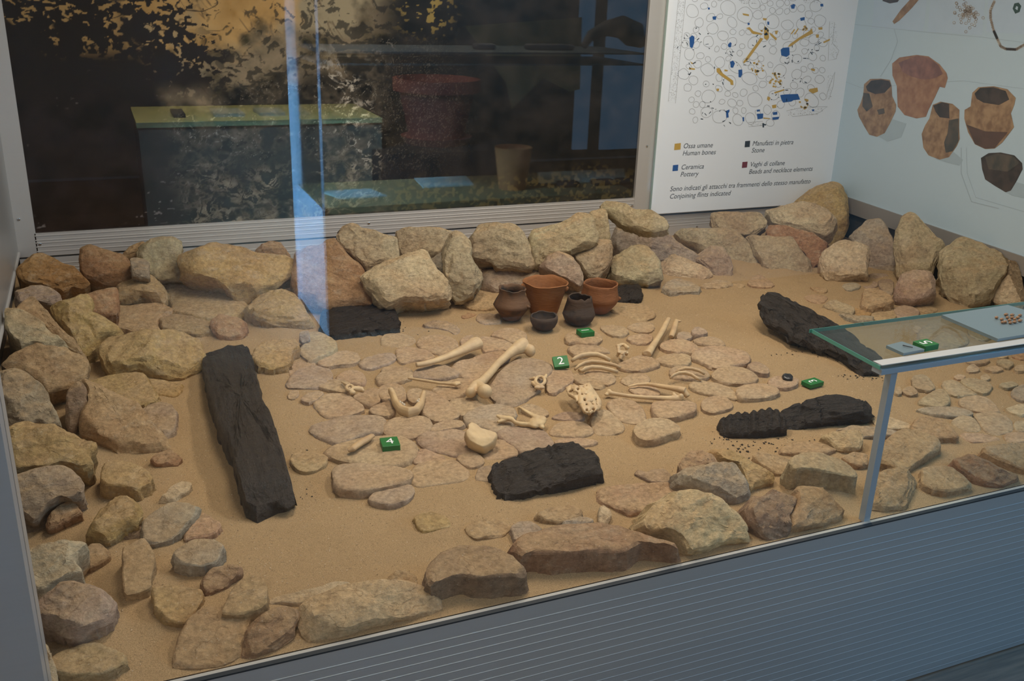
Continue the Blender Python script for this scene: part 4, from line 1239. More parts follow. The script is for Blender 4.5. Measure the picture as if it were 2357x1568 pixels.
rib([(570, 445), (610, 415), (680, 385), (770, 372), (860, 375), (940, 405), (1000, 440)], 0.0068, o_, 0.020, 'uppermost and palest of the three ribs beside the number 2 block')
rib([(605, 540), (650, 500), (720, 465), (800, 452), (900, 462), (1000, 480), (1070, 500), (1120, 525)], 0.0052, o_, 0.020, 'middle one of the three ribs, browner and reaching furthest right', tone=(0.82, 0.74, 0.66))
rib([(650, 550), (690, 560), (720, 530), (800, 515), (900, 522), (1000, 545), (1090, 572)], 0.0054, o_, 0.018, 'lowest of the three ribs beside the number 2 block')
rib([(1745, 575), (1790, 545), (1850, 530), (1930, 535), (2010, 560), (2070, 595)], 0.0042, o_, 0.020, 'upper one of the two thin ribs on the right of the pavement', tone=(0.88, 0.8, 0.7))
rib([(1680, 640), (1720, 605), (1780, 580), (1850, 580), (1920, 600), (1980, 640), (2030, 662)], 0.0044, o_, 0.020, 'lower one of the two thin ribs on the right of the pavement')
# forearm bones
m = MB().tube([o_(980, 790, 0.022), o_(1010, 810, 0.022), o_(1060, 818, 0.022), o_(1200, 840, 0.022), o_(1400, 858, 0.022), o_(1600, 868, 0.023), o_(1740, 872, 0.024), o_(1810, 865, 0.026)],
              [0.0095, 0.0080, 0.0062, 0.0060, 0.0066, 0.0080, 0.0100, 0.0095], 12)
m.ball(o_(965, 822, 0.018), (0.009, 0.007, 0.006)).tube([o_(1740, 850, 0.030), o_(1710, 810, 0.034)], [0.007, 0.005]).ball(o_(1800, 845, 0.032), 0.009)
bone('ulna', m, low(o_(1400, 865, 0), 0.01), 'straight forearm bone in front of the broader hollow one', 0.0022)
m = MB().tube([o_(1200, 735, 0.018), o_(1300, 712, 0.020), o_(1420, 705, 0.022), o_(1540, 725, 0.026), o_(1660, 745, 0.030), o_(1780, 765, 0.034), o_(1850, 780, 0.034)],
              [0.003, 0.005, 0.0072, 0.0085, 0.0095, 0.0120, 0.0130], 12, 0.8)
m.tube([o_(1780, 765, 0.034), o_(1840, 800, 0.028), o_(1880, 850, 0.018)], [0.0105, 0.0105, 0.008])
bone('radius', m, low(o_(1550, 740, 0), 0.01), 'broad broken forearm bone with a dark hollow, behind the straight one', 0.0022, tone=(0.9, 0.82, 0.72))
# pair of leg bone shafts near the centre back
m = MB().tube([o_(1420, 370, 0.022), o_(1460, 310, 0.024), o_(1520, 220, 0.028), o_(1590, 110, 0.034), o_(1630, 30, 0.038), o_(1660, -30, 0.04)], [0.016, 0.0135, 0.0105, 0.0110, 0.0105, 0.009], 12, 0.8)
m.ball(o_(1415, 360, 0.020), (0.018, 0.014, 0.011))
bone('leg_bone', m, low(o_(1520, 220, 0), 0.01), 'long leg bone with a grey knuckle end, pointing at the back wall', 0.0024, tone=(0.9, 0.85, 0.78))
m = MB().tube([o_(1690, 175, 0.014), o_(1715, 110, 0.024), o_(1735, 40, 0.032), o_(1750, -10, 0.036), o_(1800, 0, 0.036)], [0.0105, 0.0115, 0.0110, 0.009, 0.005], 12, 0.8)
bone('leg_bone', m, low(o_(1715, 110, 0), 0.01), 'shorter sandy bone shaft leaning right beside the long leg bone', 0.0024, tone=(0.82, 0.74, 0.64))


# sacrum: curved plate pierced by holes
def plate(outline, holes, conv, z, arch, thick, name, label, tone=(1, 1, 1), tilt=0.0, step=9):
    O = np.array(outline, float)
    x0, y0 = O.min(0)
    x1, y1 = O.max(0)
    gxn, gyn = int((x1 - x0) / step) + 1, int((y1 - y0) / step) + 1
    def inside(x, y):
        c_ = False
        for i in range(len(O)):
            a, b = O[i], O[i - 1]
            if (a[1] > y) != (b[1] > y) and x < (b[0] - a[0]) * (y - a[1]) / (b[1] - a[1]) + a[0]:
                c_ = not c_
        return c_
    idx, V, Fc = {}, [], []
    def vid(i, j):
        if (i, j) not in idx:
            x, y = x0 + i * step, y0 + j * step
            u_, v_ = (x - x0) / (x1 - x0) * 2 - 1, (y - y0) / (y1 - y0)
            h = z + arch * (1 - u_ * u_) + tilt * (1 - v_) + 0.004 * float(vnoise(np.array([[x / 28.0, y / 28.0, z]]), 3)[0])
            idx[(i, j)] = len(V)
            V.append(conv(x, y, h))
        return idx[(i, j)]
    for i in range(gxn):
        for j in range(gyn):
            x, y = x0 + (i + 0.5) * step, y0 + (j + 0.5) * step
            if inside(x, y) and not any(((x - hx) / hr) ** 2 + ((y - hy) / (hr * 0.8)) ** 2 < 1 for hx, hy, hr in holes):
                Fc.append((vid(i, j), vid(i + 1, j), vid(i + 1, j + 1), vid(i, j + 1)))
    c0 = low(np.mean(V, 0), 0.012)
    o = mesh_obj(name, V, Fc, M_BONE, origin=c0, smooth=3.14)
    sd = o.modifiers.new('thickness', 'SOLIDIFY')
    sd.thickness, sd.offset = thick, 0
    sm = o.modifiers.new('soften', 'SMOOTH')
    sm.iterations, sm.factor = 2, 0.5
    o.color = (*tone, 1)
    tag(o, label, 'bone', 'human bones on the pavement')
    return o


plate([(505, 760), (560, 715), (640, 735), (700, 720), (770, 700), (800, 760), (850, 830), (890, 900), (890, 990), (820, 1020), (760, 1050), (700, 1020), (650, 940), (600, 870), (530, 830)],
      [(570, 800, 30), (610, 825, 28), (635, 775, 15), (685, 838, 13), (710, 893, 17), (733, 950, 16), (735, 1012, 16), (812, 1000, 18), (800, 940, 12), (835, 893, 11), (845, 945, 10), (870, 1005, 9), (735, 735, 9), (820, 925, 7)],
      o_, 0.030, 0.018, 0.012, 'sacrum', 'pale sacrum bone pierced by rows of holes', tilt=0.012)
# skull cap and hip bone fragments
V, Fc, org = stone_mesh([(880 + x / 4.9, 740 + y / 4.9) for x, y in ((925, 1275), (965, 1240), (960, 1190), (1000, 1150), (1060, 1170), (1110, 1220), (1200, 1240), (1290, 1265), (1300, 1310), (1260, 1390), (1190, 1440), (1140, 1465), (1050, 1440), (970, 1390), (935, 1330))],
                        30, 'z.022', 0.03, 77, bulge=0.34, facets=0, N=64, rough=0.006, rim=0.02)
sk = mesh_obj('skull_cap', V, Fc, M_BONE, origin=low(org, 0.012), smooth=3.14)
sk.color = (1, 0.98, 0.9, 1)
tag(sk, 'smooth domed skull fragment right of the number 4 block', 'bone', 'human bones on the pavement')
m = MB().tube([n_(1290, 1060, 0.030), n_(1340, 1085, 0.026), n_(1430, 1095, 0.026), n_(1480, 1110, 0.024)], [0.005, 0.009, 0.010, 0.008], 10, 0.7)
m.tube([n_(1300, 1135, 0.02), n_(1370, 1115, 0.022), n_(1450, 1095, 0.024)], [0.005, 0.007, 0.009], 10, 0.7)
m.tube([n_(1450, 1095, 0.026), n_(1500, 1140, 0.022), n_(1570, 1160, 0.02), n_(1650, 1165, 0.02), n_(1700, 1180, 0.022)], [0.007, 0.006, 0.0075, 0.0075, 0.006], 10)
m.tube([n_(1540, 960, 0.042), n_(1600, 1000, 0.042), n_(1680, 1050, 0.036), n_(1760, 1090, 0.032)], [0.004, 0.0055, 0.008, 0.012], 10, 0.6)
m.tube([n_(1535, 970, 0.04), n_(1545, 1010, 0.03), n_(1540, 1050, 0.02)], [0.005, 0.005, 0.004])
m.ball(n_(1750, 1130, 0.026), (0.026, 0.024, 0.009)).ball(n_(1800, 1100, 0.03), (0.014, 0.016, 0.008)).ball(n_(1720, 1175, 0.022), (0.012, 0.012, 0.007)).ball(n_(1800, 1190, 0.02), (0.008, 0.010, 0.006))
bone('hip_bone', m, low(n_(1600, 1110, 0), 0.012), 'broken hip bone with a yellow plate and a forked left end', 0.0022, tone=(1, 1, 0.88), smooth_it=2)
# weathered splinter beside number 4
m = MB().tube([g_(600, 1035, 0.026), g_(640, 1020, 0.030), g_(700, 975, 0.032), g_(760, 940, 0.032), g_(815, 905, 0.030)], [0.007, 0.0105, 0.0115, 0.0115, 0.008], 9, 0.7)
bone('bone_splinter', m, low(g_(700, 980, 0), 0.014), 'brown and white split bone splinter left of the number 4 block', 0.0022, tone=(0.78, 0.66, 0.52), smooth_it=1)
V, Fc, org = stone_mesh([(1800, 864), (1806, 860), (1817, 861), (1826, 867), (1823, 874), (1812, 874), (1803, 871)], 10, 'z.02', 0.02, 78, bulge=0.2, facets=3, N=30)
fl_ = mesh_obj('flint_flake', V, Fc, plain('black_flint', (0.02, 0.02, 0.022), 0.3), origin=low(org, 0.015), smooth=math.radians(40))
tag(fl_, 'small glossy black flint beside the number 3 block', 'flint')

# ------------------------------------------------------------------ number blocks
def text_mesh(name, body, size, P0, ux, uy, mat, parent=None, shear=0.0, align='LEFT', lift=0.0006):
    cu = bpy.data.curves.new('txt', 'FONT')
    cu.body, cu.size, cu.shear, cu.align_x = body, size, shear, align
    cu.resolution_u = 3
    if align == 'CENTER':
        cu.align_y = 'CENTER'
    to = bpy.data.objects.new('txt', cu)
    COL.objects.link(to)
    dg = bpy.context.evaluated_depsgraph_get()
    me = bpy.data.meshes.new_from_object(to.evaluated_get(dg))
    V = np.array([v.co for v in me.vertices])
    Fc = [tuple(p.vertices) for p in me.polygons]
    bpy.data.objects.remove(to)
    bpy.data.curves.remove(cu)
    bpy.data.meshes.remove(me)
    ux, uy = np.asarray(ux, float), np.asarray(uy, float)
    nn = np.cross(ux, uy)
    W = np.asarray(P0) + V[:, :1] * ux + V[:, 1:2] * uy + nn * lift
    return mesh_obj(name, W, Fc, mat, parent)


def number_block(dig, quad, face, z0, rot, label, lean=0.0):
    """quad: top face TL TR BR BL; face: pixels of visible front height"""
    bl = quad[3]
    B = on_z(bl[0], bl[1] + face, z0)
    top = on_y(bl[0], bl[1], B[1])[2]
    A_ = on_z(bl[0], bl[1], top)
    tc_ = -A_[:2] / np.linalg.norm(A_[:2])
    al = math.radians(lean)
    nn = np.array([tc_[0] * math.sin(al), tc_[1] * math.sin(al), math.cos(al)])
    Q = [on_plane(x, y, A_, nn) for x, y in quad]
    c = np.mean(Q, 0)
    ux = (Q[1] - Q[0]) + (Q[2] - Q[3])
    w_ = np.linalg.norm(ux) / 2
    ux /= np.linalg.norm(ux)
    vy = (Q[0] - Q[3]) + (Q[1] - Q[2])
    d_ = np.linalg.norm(vy) / 2
    uy = np.cross(nn, ux)
    root = empty('number_block', (c[0], c[1], z0))
    k = 0.94
    P_ = [c + ux * sx * w_ / 2 + uy * sy * d_ / 2 for sx, sy in ((-k, -1), (k, -1), (1, -k), (1, k), (k, 1), (-k, 1), (-1, k), (-1, -k))]
    b_ = MB().prism(P_, nn, max(0.014, top - z0)).build('block', M_GREEN, root)
    bv = b_.modifiers.new('edge', 'BEVEL')
    bv.width, bv.segments = 0.0012, 2
    a = math.radians(rot)
    tx = ux * math.cos(a) + uy * math.sin(a)
    ty = -ux * math.sin(a) + uy * math.cos(a)
    text_mesh('numeral', dig, 0.044, c, tx, ty, M_WHITE, b_, align='CENTER')
    tag(root, label, 'number block', 'green number blocks')


number_block('1', [(1328, 757), (1357, 754), (1369, 763), (1337, 767)], 11, 0.014, 90, 'green block with a sideways white 1 in front of the blackish jar')
number_block('2', [(1271, 822), (1304, 817), (1312, 842), (1276, 845)], 7, 0.014, 0, 'green block with a white 2 at the left end of the ribs', lean=28)
number_block('3', [(1846, 876), (1876, 868), (1896, 879), (1865, 887)], 9, 0.002, 90, 'green block with a sideways white 3 beside the black flint')
number_block('4', [(872, 1008), (912, 1005), (924, 1024), (882, 1029)], 13, 0.016, 0, 'green block with a white 4 left of the skull fragment')

# ------------------------------------------------------------------ glass shelf on its post
SZ = 0.412
fl0, bk0 = on_z(2027, 843, SZ), on_z(1869, 758, SZ)
sh = empty('glass_shelf', (fl0[0], YF + 0.03, 0.0))
tag(sh, 'clear glass shelf with a white front bar on a slim blue-grey metal post', 'shelf')
XR = 3.19
yb_ = bk0[1]
xl_ = (fl0[0] + bk0[0]) / 2
yfr = fl0[1]
MB().prism([(fl0[0], yfr, SZ), (XR, yfr, SZ), (XR + 0.0, yb_, SZ), (bk0[0], yb_, SZ)], (0, 0, 1), 0.009).build('glass_plate', M_SHELF, sh)
gp = sh.children[0]
M_EDGE = plain('green_glass_edge', (0.09, 0.36, 0.28), 0.15)
MB().prism([(fl0[0] - 0.0012, yfr, SZ), (fl0[0], yfr, SZ), (bk0[0], yb_, SZ), (bk0[0] - 0.0012, yb_, SZ)], (0, 0, 1), 0.009).build('polished_edge', M_EDGE, gp)
MB().box((xl_, yb_, SZ - 0.009), (XR, yb_ + 0.001, SZ)).build('polished_edge', M_EDGE, gp)
M_POST = metal_mat('post_metal', (0.42, 0.50, 0.58), 0.4, 0.4)
MB().box((fl0[0] + 0.004, yfr - 0.002, SZ - 0.022), (XR, yfr + 0.028, SZ - 0.0095)).build('front_bar', M_POST, sh)
fb = [c_ for c_ in sh.children if c_.name.startswith('front_bar')][0]
MB().box((fl0[0] + 0.004, yfr + 0.000, SZ), (XR, yfr + 0.028, SZ + 0.0015)).build('white_strip', plain('white_strip', (0.52, 0.51, 0.49), 0.5), fb)
pxp = on_y(2052, 858, yfr + 0.012)[0]
MB().box((pxp - 0.009, yfr + 0.003, 0.0), (pxp + 0.009, yfr + 0.021, SZ - 0.022)).build('post', M_POST, sh)


def slab_on_shelf(name, quad, th, mat, label, cat):
    Q = [on_z(x, y, SZ + th + 0.0016) for x, y in quad]
    o = MB().prism(Q, (0, 0, 1), th).build(name, mat, origin=low(np.mean(Q, 0), SZ + 0.0016))
    tag(o, label, cat)
    return o


M_PERSP = plain('blue_acrylic', (0.17, 0.225, 0.245), 0.3)
slab_on_shelf('display_tile', [(2040, 795), (2076, 786), (2128, 804), (2080, 813)], 0.007, M_PERSP, 'small blue-grey acrylic tile with a needle on the glass shelf', 'tile')
slab_on_shelf('display_tile', [(2168, 725), (2320, 702), (2480, 750), (2297, 780)], 0.008, M_PERSP, 'large blue-grey acrylic tile holding small beads on the glass shelf', 'tile')
nd_ = MB().tube([on_z(2078, 795, SZ + 0.0115), on_z(2101, 800, SZ + 0.0115)], [0.0014, 0.001], 8).build('needle', M_BLACKISH, origin=on_z(2090, 797, SZ + 0.0095))
tag(nd_, 'thin dark needle lying on the small acrylic tile', 'needle')
q5 = [(2104, 784), (2137, 780), (2158, 791), (2128, 799)]
number_block('5', q5, 9, SZ + 0.0016, 90, 'green block with a sideways white 5 on the glass shelf')
M_BEAD = plain('amber_bead', (0.34, 0.17, 0.075), 0.5, grain=0.3)
bl_ = [(2294, 731), (2306, 735), (2316, 724), (2319, 731), (2324, 737), (2330, 731), (2336, 735), (2343, 731), (2348, 738), (2314, 741), (2326, 743), (2336, 741), (2308, 742), (2348, 726), (2330, 725)]
for k_, (bx, by) in enumerate(bl_):
    c = on_z(bx, by, SZ + 0.0135)
    o = MB().ball(c, (0.0052 + 0.001 * (k_ % 3), 0.0042, 0.0036), 10, 7).build('bead', M_BEAD, origin=c - (0, 0, 0.0036), smooth=3.14)
    tag(o, {0: 'leftmost small brown bead on the large acrylic tile', 2: 'uppermost brown bead left of centre on the large acrylic tile', 8: 'lower right small brown bead on the large acrylic tile', 13: 'upper right small brown bead on the large acrylic tile'}.get(k_, 'small brown bead in the middle of the cluster on the large acrylic tile'), 'bead', 'beads on the acrylic tile')

# ------------------------------------------------------------------ photo mural on the back wall
ZM1 = 1.30
nu, nv = 860, 340
uu, vv = np.meshgrid(np.linspace(0, 1, nu), np.linspace(0, 1, nv))
MX = MURX0 + (MURX1 - MURX0) * uu
zs_ = SILL + (1.10 - SILL) * vv * (ZM1 - SILL) / (1.10 - SILL)
pos = np.stack([MX.ravel(), np.full(nu * nv, YB), zs_.ravel()], 1)
U = uu.ravel()
Vn = ((zs_.ravel() - SILL) / (1.10 - SILL))            # 0 at the sill, about 1 at the picture's top
AS = 2.6
Q = np.column_stack([U * AS, Vn, np.zeros_like(U)])


def sm(a, b, x):
    t_ = np.clip((x - a) / (b - a), 0, 1)
    return t_ * t_ * (3 - 2 * t_)


def lerp(a, b, f):
    return a * (1 - f[:, None]) + np.asarray(b)[None] * f[:, None] if not hasattr(b, 'ndim') or np.asarray(b).ndim == 1 else a * (1 - f[:, None]) + b * f[:, None]


n1, n2, n3 = fbm(Q * 5, 1, 4), fbm(Q * 17, 2, 4), fbm(Q * 60, 3, 3)
warp = np.column_stack([n1, n2 * 0.4, 0 * U]) * 0.10
rid = 1 - np.abs(fbm((Q + warp) * np.array([20, 32, 1]), 7, 5, 0.62))
rid2 = 1 - np.abs(fbm((Q + warp) * np.array([70, 92, 1]), 8, 3, 0.6))
shade = np.clip(0.5 + 0.7 * n2 + 0.35 * n3, 0, 1.6)
rock = np.stack([0.085 * shade, 0.068 * shade, 0.048 * shade], 1)
rock = lerp(rock, (0.24, 0.21, 0.165), sm(0.78, 1.0, rid2) * sm(0.70, 0.95, rid) * 0.9)
rock = lerp(rock, (0.010, 0.009, 0.008), sm(0.10, 0.45, n1 + 0.6 * n2 + 0.1))
cliff = np.stack([0.42 + 0.07 * n2, 0.25 + 0.055 * n2, 0.085 + 0.03 * n2], 1)
cliff = lerp(cliff, (0.30, 0.245, 0.15), sm(-0.25, 0.5, n1 + 5.0 * (U - 0.27)))
crk = sm(0.90, 1.0, 1 - np.abs(fbm(np.column_stack([(U + 0.22 * Vn) * AS * 17, Vn * 5, 0 * U]), 13, 3))) * sm(-0.1, 0.4, n2 + 0.2)
cliff = lerp(cliff, (0.10, 0.06, 0.03), crk * 0.8)
d_c = (Vn - 0.74) + 0.07 * n1 + 0.05 * n2 - 1.3 * np.clip(U - 0.26, 0, 1) ** 1.2
mc = sm(-0.05, 0.06, d_c)
col = lerp(rock, cliff, mc)
mid = sm(-0.16, 0.0, d_c + 0.10) * (1 - mc) * sm(0.14, 0.2, U)
col = lerp(col, np.stack([0.19 + 0.16 * n2, 0.145 + 0.12 * n2, 0.085 + 0.08 * n2], 1).clip(0.012, 1), mid * 0.75)
shr = sm(0.25, 0.5, fbm((Q + warp) * np.array([38, 46, 1]), 71, 4) + 0.25 * n1) * sm(0.22, 0.30, U)
col = lerp(col, (0.020, 0.017, 0.012), shr * 0.8)
ledge = sm(0.10, 0.5, 0.55 - np.abs(U - 0.475 + 0.12 * (Vn - 0.45)) * 15 + 0.40 * n2) * sm(0.12, 0.28, Vn) * sm(0.85, 0.6, Vn)
col = lerp(col, np.stack([0.30 + 0.20 * n3, 0.265 + 0.18 * n3, 0.215 + 0.15 * n3], 1).clip(0.01, 1), ledge * sm(0.72, 0.92, rid + 0.10 * n3))
low_r = sm(0.36, 0.18, Vn + 0.06 * n1) * sm(0.18, 0.26, U) * sm(0.56, 0.46, U)
col = lerp(col, np.stack([0.11 + 0.12 * n2 + 0.06 * n3, 0.088 + 0.10 * n2 + 0.05 * n3, 0.058 + 0.07 * n2 + 0.04 * n3], 1).clip(0.006, 1), low_r * sm(0.60, 0.85, rid))
right = sm(0.50, 0.56, U + 0.015 * n2)
dark = np.stack([0.011 + 0.008 * n2, 0.009 + 0.006 * n2, 0.007 + 0.005 * n2], 1).clip(0.003, 1)
col = lerp(col, dark, right)
rr2 = right * sm(0.86, 1.0, rid2) * sm(0.45, 0.1, np.abs(Vn - 0.5)) * sm(0.72, 0.55, U)
col = lerp(col, (0.14, 0.12, 0.095), rr2 * 0.7)
bush = right * sm(0.07, 0.02, np.abs(U - 0.605) - 0.02 * n1) * sm(0.80, 0.93, Vn) * sm(0.25, 0.5, n3 + 0.4 * n2)
col = lerp(col, (0.24, 0.17, 0.045), bush)
grass = right * sm(0.22, 0.10, Vn + 0.05 * n1) * sm(0.1, 0.5, n3)
col = lerp(col, (0.08, 0.06, 0.022), grass * 0.7)
left = sm(0.225, 0.17, U + 0.02 * n1 + 0.015 * n2 - 0.02 * np.clip(0.6 - Vn, 0, 1) + 0.16 * np.clip(Vn - 0.66, 0, 1))
col = lerp(col, np.stack([0.014 + 0.008 * n2, 0.0085 + 0.005 * n2, 0.0078 + 0.005 * n2], 1).clip(0.003, 1), left)
spk = left * sm(0.75, 0.95, fbm(Q * np.array([60, 90, 1]), 31, 2)) * sm(0.0, 0.3, n1 + 0.15)
col = lerp(col, (0.17, 0.14, 0.13), spk)
lw_ = Q + 0.012 * np.column_stack([n3, n2, 0 * U])
leaf = np.maximum(vnoise(lw_ * 46, 51), vnoise(lw_ * 62 + 9.1, 52)) + 0.25 * vnoise(lw_ * 130, 53)
lthr = 0.80 - 1.15 * sm(0.34, 0.10, U + 0.20 * (Vn - 0.85)) - 0.30 * n1
lm = sm(lthr, lthr + 0.10, leaf) * sm(0.36, 0.27, U) * sm(0.52, 0.66, Vn)
col = lerp(col, (0.014, 0.009, 0.008), lm)
hol = left * sm(0.72, 0.84, Vn) * sm(0.05, -0.10, leaf) * sm(0.0, 0.2, n1 + 0.05)
col = lerp(col, (0.36, 0.22, 0.08), hol)
twg = sm(0.965, 0.99, 1 - np.abs(fbm(np.column_stack([U * AS * 6 + Vn * 2, Vn * 11 - U * 3, 0 * U]), 61, 2))) * sm(0.36, 0.28, U) * sm(0.55, 0.65, Vn)
col = lerp(col, (0.02, 0.012, 0.01), twg * 0.9)
col = np.clip(col, 0.002, 1)
fc = [(j * nu + i, j * nu + i + 1, (j + 1) * nu + i + 1, (j + 1) * nu + i) for j in range(nv - 1) for i in range(nu - 1)]
mur = empty('photo_mural', (MURX0, YB, SILL))
tag(mur, 'large dark photo mural of a rocky cliff behind foliage on the back wall', 'mural')
pm = mesh_obj('printed_photo', pos, fc, vcol_mat('mural_print', 0.30, 0.5), mur)
ca = pm.data.color_attributes.new('Col', 'FLOAT_COLOR', 'POINT')
ca.data.foreach_set('color', np.column_stack([col, np.ones(len(col))]).astype(np.float32).ravel())
MB().box((MURX0, YB + 0.001, SILL), (MURX1, YB + 0.02, ZM1)).build('board', M_BLACKISH, mur)

# ------------------------------------------------------------------ white plan panel
YP = YB - 0.034
PN = np.array([0, -1.0, 0])
M_PANEL = plain('panel_white', (0.86, 0.92, 1.0), 0.35)
pl0, pl1 = on_y(1497, 497, YP), on_y(1902, 463, YP)
PZ0 = (pl0[2] + pl1[2]) / 2
plan = empty('plan_panel', (pl0[0], YP, PZ0))
tag(plan, 'white panel with an excavation plan and coloured legend on the back wall', 'panel')
MB().box((pl0[0], YP, PZ0), (pl1[0] + 0.02, YP + 0.012, 1.5)).build('board', M_PANEL, plan)
MB().box((pl0[0] - 0.004, YP - 0.001, PZ0), (pl0[0], YP + 0.012, 1.5)).build('edge_strip', plain('panel_edge', (0.30, 0.40, 0.38), 0.4), plan)


def pp(x, y, lift=0.0006):
    q = on_y(x, y, YP)
    q[1] -= lift
    return q


def t3(x, y):
    return (1450 + x / 3.0157, y / 3.0157)


INK = {}


def ink(name, c):
    if name not in INK:
        INK[name] = plain('ink_' + name, c, 0.5)
    return INK[name]


def flat_polys(name, polys, mat, parent, conv, lift, nrm):
    m = MB()
    for p in polys:
        P_ = [conv(x, y, lift) for x, y in p]
        a = np.cross(P_[1] - P_[0], P_[2] - P_[0])
        if np.dot(a, nrm) < 0:
            P_ = P_[::-1]
        m.add(P_, [tuple(range(len(P_)))])
    return m.build(name, mat, parent)


def stroke(m, pts, wd, conv, lift, closed=True):
    P_ = np.array(pts, float)
    k = len(P_)
    V, Fc = [], []
    for i in range(k):
        a = P_[(i - 1) % k] if closed or i > 0 else P_[i]
        b = P_[(i + 1) % k] if closed or i < k - 1 else P_[i]
        t_ = b - a
        t_ /= np.linalg.norm(t_) + 1e-9
        nn = np.array([-t_[1], t_[0]]) * wd / 2
        V += [conv(*(P_[i] + nn), lift), conv(*(P_[i] - nn), lift)]
    for i in range(k if closed else k - 1):
        j = (i + 1) % k
        Fc.append((2 * i, 2 * i + 1, 2 * j + 1, 2 * j))
    m.add(V, Fc)


# stone outlines of the plan
m = MB()
rp = random.Random(12)
cells = []
tries = 0
while len(cells) < 150 and tries < 9000:
    tries += 1
    x, y = rp.uniform(370, 1340), rp.uniform(-60, 860)
    rr_ = rp.choice([22, 28, 34, 42, 50, 56])
    if y > 720 and x < 420 or y > 860 or (y < 230 and x < 430) or (x > 1060 and y > 720) or (x > 1180 and y < 140 and rp.random() < 0.6) or (x > 1290 and y > 200 and rp.random() < 0.7):
        continue
    if all(math.hypot(x - a, y - b) > (rr_ + c_) * 0.96 for a, b, c_ in cells):
        cells.append((x, y, rr_))
for (x, y, rr_) in cells:
    k = rp.randint(7, 10)
    ph, el = rp.uniform(0, 6.28), rp.uniform(0.75, 1.0)
    rad = [rr_ * rp.uniform(0.86, 1.04) for _ in range(k)]
    pts = []
    for i in range(k * 3):
        a = 2 * math.pi * i / (k * 3)
        f_ = i / 3.0
        i0 = int(f_) % k
        w_ = f_ - int(f_)
        R_ = rad[i0] * (1 - w_) + rad[(i0 + 1) % k] * w_
        ex, ey = R_ * math.cos(a), R_ * el * math.sin(a)
        pts.append(t3(x + ex * math.cos(ph) - ey * math.sin(ph), y + ex * math.sin(ph) + ey * math.cos(ph)))
    stroke(m, pts, 0.9, pp, 0.0006)
m.build('drawn_stones', ink('line', (0.42, 0.43, 0.45)), plan)
m = MB()
stroke(m, [t3(*q) for q in ((335, 0), (265, 705), (315, 718), (385, 0))], 0.8, pp, 0.0006, False)
stroke(m, [t3(*q) for q in ((1385, 150), (1420, 155), (1405, 300), (1450, 350), (1430, 410), (1375, 420), (1380, 300))], 0.8, pp, 0.0006)
stroke(m, [t3(*q) for q in ((1085, 770), (1200, 745), (1370, 740), (1300, 790), (1130, 810))], 0.8, pp, 0.0006)
stroke(m, [t3(*q) for q in ((1422, 500), (1395, 570), (1365, 660), (1380, 690), (1410, 600))], 0.8, pp, 0.0006)
stroke(m, [t3(*q) for q in ((820, 850), (920, 842), (925, 870), (825, 880))], 0.8, pp, 0.0006)
m.build('drawn_edges', ink('line2', (0.45, 0.46, 0.47)), plan)
dots = MB()
for (x0, y0, x1, y1, sk_, k) in ((335, 0, 385, 700, -66, 420), (1388, 160, 1440, 410, 0, 90), (1100, 748, 1340, 800, 0, 110), (1375, 520, 1410, 680, -12, 40), (770, 0, 875, 26, 0, 50), (1200, 0, 1310, 22, 0, 40), (825, 850, 920, 875, 0, 30)):
    for _ in range(k):
        y = rp.uniform(y0, y1)
        x = rp.uniform(x0, x1) + sk_ * (y - y0) / max(1, y1 - y0)
        c = t3(x, y)
        dots.add([pp(c[0] - .45, c[1] - .4), pp(c[0] + .45, c[1] - .4), pp(c[0] + .45, c[1] + .4), pp(c[0] - .45, c[1] + .4)], [(3, 2, 1, 0)])
dots.build('drawn_stipple', ink('stipple', (0.28, 0.28, 0.28)), plan)
YEL = [[(790, 440), (815, 420), (925, 268), (905, 262), (785, 430)], [(600, 475), (620, 472), (645, 510), (715, 560), (718, 590), (698, 588), (695, 570), (630, 525), (602, 500)],
       [(1095, 325), (1120, 320), (1180, 275), (1270, 232), (1262, 195), (1245, 215), (1170, 262), (1110, 305)], [(805, 195), (830, 188), (855, 215), (915, 232), (915, 242), (850, 235), (825, 205)],
       [(965, 225), (985, 235), (1020, 268), (1012, 282), (975, 245)], [(930, 195), (945, 190), (960, 200), (965, 260), (950, 280), (930, 265)],
       [(1245, 618), (1300, 608), (1305, 635), (1270, 650), (1240, 632)], [(1290, 238), (1312, 240), (1308, 262), (1292, 262)], [(985, 730), (1015, 725), (1015, 748), (988, 752)],
       [(1305, 192), (1335, 188), (1335, 205), (1310, 207)], [(780, 92), (825, 100), (825, 112), (785, 104)], [(920, 125), (950, 128), (945, 142), (925, 140)], [(1005, 215), (1028, 212), (1020, 238), (1008, 236)],
       [(1340, 290), (1388, 268), (1385, 282), (1345, 300)], [(1255, 475), (1285, 480), (1280, 495), (1258, 488)], [(600, 615), (618, 615), (616, 632), (602, 632)], [(955, 668), (975, 678), (965, 702), (950, 690)], [(1000, 640), (1070, 618), (1070, 628), (1005, 650)],
       [(925, 815), (970, 820), (970, 826), (925, 824)], [(655, 482), (678, 486), (676, 496), (655, 494)], [(1115, 235), (1140, 200), (1145, 208), (1120, 240)], [(1138, 238), (1165, 195), (1170, 202), (1145, 240)],
       [(410, 470), (450, 475), (450, 485), (410, 482)], [(415, 425), (440, 440), (430, 445)]]
